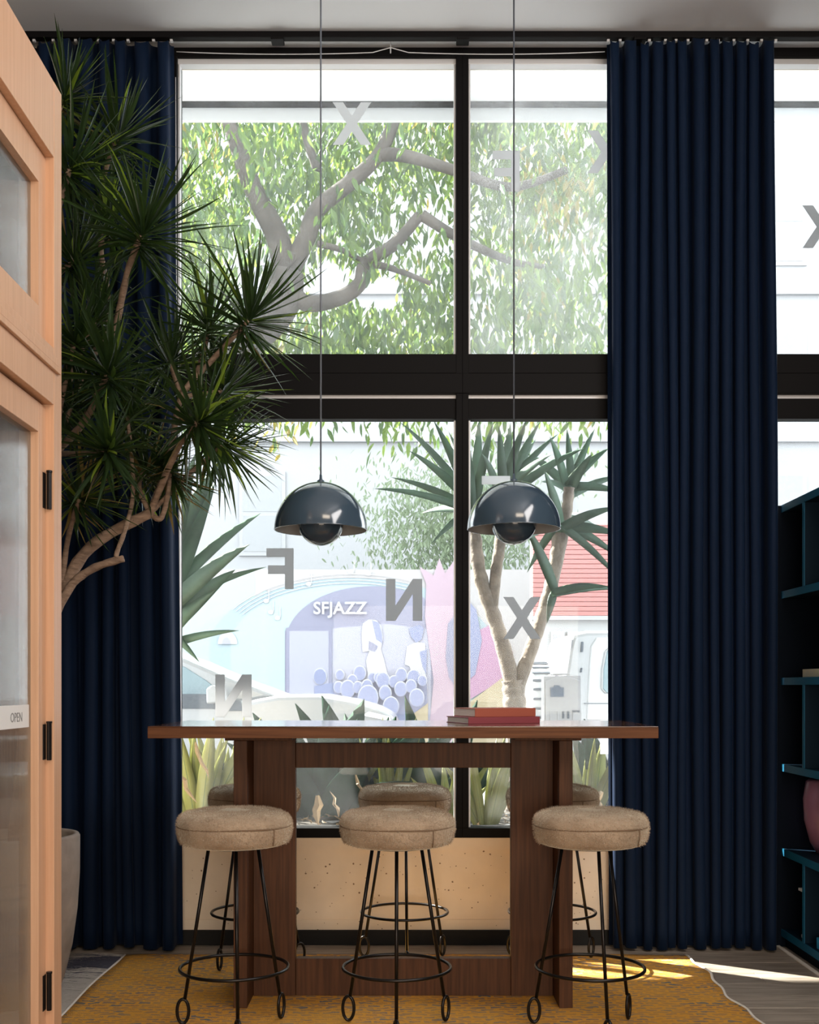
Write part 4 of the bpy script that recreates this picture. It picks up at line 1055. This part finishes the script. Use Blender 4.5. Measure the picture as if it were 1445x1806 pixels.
# ------------------------------------------------------------------ mural wall across the street
MY = 20.0
def pastel(name, c): return mat('mural_'+name, c, 0.85)
m_base = pastel('cream', (0.308, 0.293, 0.293)); m_pink = pastel('pink', (0.298, 0.222, 0.263)); m_lil = pastel('lilac', (0.171, 0.17, 0.227)); m_lil2 = pastel('pale_lilac', (0.256, 0.256, 0.309))
m_sky = pastel('sky', (0.23, 0.282, 0.309)); m_aqua = pastel('aqua', (0.263, 0.318, 0.328)); m_wht = pastel('white', (0.352, 0.352, 0.367)); m_crowd = pastel('crowd_blue', (0.165, 0.18, 0.27)); m_yel = pastel('yellow', (0.314, 0.259, 0.166)); m_mag = pastel('magenta', (0.283, 0.161, 0.241)); m_grn = pastel('mint', (0.272, 0.322, 0.3))
mw_ = empty('mural_wall', (0, MY, -0.14), label='low street wall painted with a pastel concert mural across the road', cat='mural')
def mpoly(pts, layer, name, m, parent=mw_):
    P_ = []
    for a, b in pts:
        q = at(a, b, MY); P_.append((q.x, q.z+.14))
    return MB().prism(P_, -0.004*layer, -0.004*layer+0.0035).obj(name, m, parent)
top = [(x, 1000+9*math.sin(x*.05)+6*math.sin(x*.13)) for x in range(1000, 240, -12)]
P_ = [(at(a, b, MY).x, at(a, b, MY).z+.14) for a, b in [(1000, 1345), (1000, 1000)]+top+[(240, 1345)]]
MB().prism([(-5.2, 0), (-5.2, 3.45), (2.9, 3.45), (2.9, 0)], 0.0, .2).obj('wall_panel', m_base, mw_)
def ell(cx, cy, rx_, ry_, a0=0, a1=360, n=28): return [(cx+rx_*math.cos(math.radians(a0+(a1-a0)*i/n)), cy-ry_*math.sin(math.radians(a0+(a1-a0)*i/n))) for i in range(n+1)]
mpoly([(318, 1090), (350, 1050), (400, 1020), (450, 1008), (450, 1345), (318, 1345)], 1, 'painted_field', m_grn)
mpoly([(318, 1180), (360, 1100), (440, 1060), (470, 1040), (520, 1330), (318, 1330)], 2, 'painted_field', m_aqua)
mpoly(ell(620, 1140, 250, 120, 0, 180)+[(370, 1340), (870, 1340)], 3, 'painted_sky', m_sky)
mpoly(ell(620, 1140, 215, 108, 8, 172)+[(405, 1340), (835, 1340)], 4, 'painted_sky', m_aqua)
mpoly([(503, 1340), (503, 1112)]+ell(655, 1130, 150, 96, 170, 20)+[(808, 1340)], 5, 'painted_arch', m_lil)
mpoly([(505, 1340), (505, 1125), (590, 1108), (680, 1100), (760, 1110), (760, 1340)], 6, 'painted_stage', m_lil2)
# stave lines and notes
for k in range(4):
    a = ell(620, 1140, 222+7*k, 112+5.5*k, 150, 60, 20); b = ell(620, 1140, 221+7*k, 110.8+5.5*k, 60, 150, 20)
    mpoly(a+b, 7, 'painted_stave', m_wht)
for (x, y_) in ((470, 1060), (490, 1090), (545, 1030), (620, 1008), (650, 1012), (478, 1080)):
    mpoly(ell(x, y_, 5, 4, n=10), 8, 'painted_note', m_wht)
    mpoly([(x+4, y_), (x+5.5, y_), (x+5.5, y_-20), (x+4, y_-20)], 8, 'painted_note', m_wht)
mpoly([(752, 1340), (765, 1200), (750, 1090), (752, 1030), (740, 1000), (765, 1015), (775, 985), (785, 1012), (800, 990), (806, 1010), (806, 1340)], 9, 'painted_column', m_pink)
mpoly([(826, 1120), (870, 1100), (905, 1150), (885, 1200), (826, 1235)], 9, 'painted_field', m_mag)
mpoly([(826, 1340), (826, 1240), (880, 1200), (930, 1160), (930, 1340)], 10, 'painted_field', m_yel)
mpoly([(690, 1340), (720, 1265), (755, 1240), (755, 1340)], 10, 'painted_field', m_yel)
mpoly([(826, 1060), (840, 1075), (850, 1130), (838, 1190), (826, 1200)], 11, 'painted_figure', m_crowd)
mpoly([(790, 1100), (806, 1080), (806, 1215), (792, 1195), (786, 1160)], 11, 'painted_figure', m_lil)
# door in the wall
dd = mpoly([(505, 1340), (505, 1107), (586, 1107), (586, 1340)], 9, 'door_frame', m_lil)
mpoly([(511, 1340), (511, 1113), (580, 1113), (580, 1340)], 10, 'door_panel', m_lil2, mw_)
# singer, saxophonist, crowd
mpoly([(640, 1100), (650, 1093), (664, 1094), (673, 1105), (676, 1125), (672, 1145), (678, 1165), (684, 1190), (650, 1195), (646, 1165), (652, 1148), (640, 1150), (638, 1120)], 11, 'painted_singer', m_wht)
mpoly([(656, 1094), (668, 1098), (674, 1115), (675, 1135), (664, 1128), (660, 1110)], 12, 'painted_hair', m_crowd)
mpoly([(651, 1130), (668, 1140), (662, 1150), (650, 1146)], 12, 'painted_shading', m_lil)
mpoly([(718, 1140), (735, 1132), (750, 1135), (752, 1195), (730, 1195), (722, 1175), (714, 1172)], 11, 'painted_musician', m_wht)
mpoly([(722, 1108), (740, 1102), (748, 1108), (744, 1128), (734, 1134), (724, 1122)], 12, 'painted_hat', m_crowd)
mpoly([(740, 1150), (753, 1145), (752, 1190), (745, 1175)], 12, 'painted_shading', m_crowd)
mpoly([(555, 1345), (555, 1210), (580, 1205), (640, 1200), (700, 1195), (752, 1198), (754, 1240), (700, 1280), (690, 1345)], 12, 'painted_crowd', m_crowd)
for k, (x, y_, r) in enumerate([(565, 1193, 11), (600, 1190, 7), (635, 1187, 10), (622, 1200, 8), (657, 1195, 7), (598, 1212, 8), (614, 1215, 12), (632, 1212, 8), (648, 1210, 9), (668, 1195, 7), (676, 1200, 11), (695, 1202, 8), (708, 1190, 9), (730, 1195, 11), (650, 1230, 17), (680, 1222, 10), (707, 1215, 10), (725, 1210, 9), (745, 1200, 7), (735, 1230, 12), (690, 1245, 13)]):
    h = mpoly(ell(x, y_, r+1.2, r*1.25+1.2, n=20), 13+k*2, 'painted_outline', m_wht)
    mpoly(ell(x, y_+.8, r, r*1.25, n=20), 14+k*2, 'painted_head', m_crowd)
q = at(600, 1074, MY)
text('SFJAZZ', 0.30, (q.x, -0.065, q.z+.14), (PI/2, 0, 0), m_wht, 'lettering', mw_, ext=.004, bold=.006)
q = at(402, 1130, MY)
mpoly(ell(402, 1136, 17, 22, 0, 180), 9, 'painted_cap', m_wht)
mpoly(ell(400, 1136, 8, 12, 0, 180), 10, 'painted_cap', m_lil2)
q = at(560, 1035, MY)
# ------------------------------------------------------------------ red slatted shop at right
SYd = 18.0
M_red = mat('faded_red_metal', (0.341, 0.132, 0.121), 0.7); M_shop = mat('shop_front_grey', (0.341, 0.341, 0.341), 0.7)
so = at(1000, 1212, SYd).x
sh = empty('red_fronted_shop', (4.6, SYd, -0.14), label='shop with a faded red slatted upper front beyond the right window', cat='building')
x0s = at(940, 1000, SYd).x-4.6; z0s = at(0, 1086, SYd).z+.14; z1s = at(0, 925, SYd).z+.14
MB().box(x0s, 4, .05, .4, 0, z1s+.2).obj('wall', M_shop, sh)
zz = z0s; k = 0
while zz < z1s:
    MB().box(x0s, 4, -.0, .05, zz, min(zz+.068, z1s)).obj('slat', M_red, sh, bevel=.006, seg=1); zz += .075
MB().box(x0s-.03, 4.05, -.06, .1, z0s-.07, z0s-.005).obj('gutter', M_kg, sh)
for (a, b) in ((972, 996), (1001, 1040), (1046, 1090)):
    xa, xb = at(a, 0, SYd).x-4.6, at(b, 0, SYd).x-4.6
    f_ = MB().box(xa, xb, -.02, .049, .5, z0s-.25).obj('window_frame', M_shop, sh, bevel=.005)
    MB().box(xa+.04, xb-.04, -.03, -.02, .56, 1.45).box(xa+.04, xb-.04, -.03, -.02, 1.52, z0s-.3).obj('glass', M_kg, f_)
# ------------------------------------------------------------------ pale tall buildings behind
bb = empty('pale_building', (0, 27, -0.14), label='tall white building filling the background behind the mural wall', cat='building')
MB().box(-16, 16, 0, 1, 0, 15).obj('wall', M_whx, bb)
M_bwin = mat('pale_window_glass', (0.21, 0.215, 0.22), 0.2)
wms = MB().box(-.55, .55, -.05, .0, 0, 2.0).mesh('window', M_whx); gms = MB().box(-.45, .45, -.058, -.05, .1, .95).box(-.45, .45, -.058, -.05, 1.05, 1.9).mesh('glass', M_bwin)
for xx in (9.0, 11.5, 6.2, 3.4, -3.4, -6.2):
    for z in (4.5, 8.0, 11.4):
        f_ = link('window', wms, bb); f_.location = (xx, 0, z); g_ = link('glass', gms, f_)
for z in (3.7, 7.2, 10.7): MB().box(-16, 16, -.12, 0, z, z+.15).obj('cornice', M_whx, bb)
# hazy tree across the street
ft = empty('far_tree', (1.1, 23, -.14), label='pale hazy tree standing behind the mural wall', cat='tree')
MB().tube([(0, 0, 0), (.1, 0, 2), (0, 0, 4)], [.2, .16, .1], 8).obj('trunk', M_tb, ft, smooth=True)
mb = MB()
M_ftl = mat('far_tree_leaf', (0.165, 0.209, 0.132), 0.7, transl=.4, trcol=(0.275, 0.341, 0.193))
for i in range(6500):
    p = Vector((tlr.gauss(0, .9), tlr.gauss(0, .7), 4.6+tlr.gauss(0, .7)))
    if p.z < 3.3: continue
    tleaf(mb, p, .14, Vector((tlr.gauss(0, .6), tlr.gauss(0, .6), -1)).normalized(), 0)
o = mb.obj('foliage', M_ftl, ft); o['kind'] = 'stuff'
# overhead wire
w_ = MB().tube([(-14+28*i/20, 15, 4.9+.25*math.cos((i-10)/6)+.02*i) for i in range(21)], .012, 5).obj('overhead_wire', M_trimd, smooth=True)
tag(w_, 'thin dark utility wire crossing above the street', 'wire')
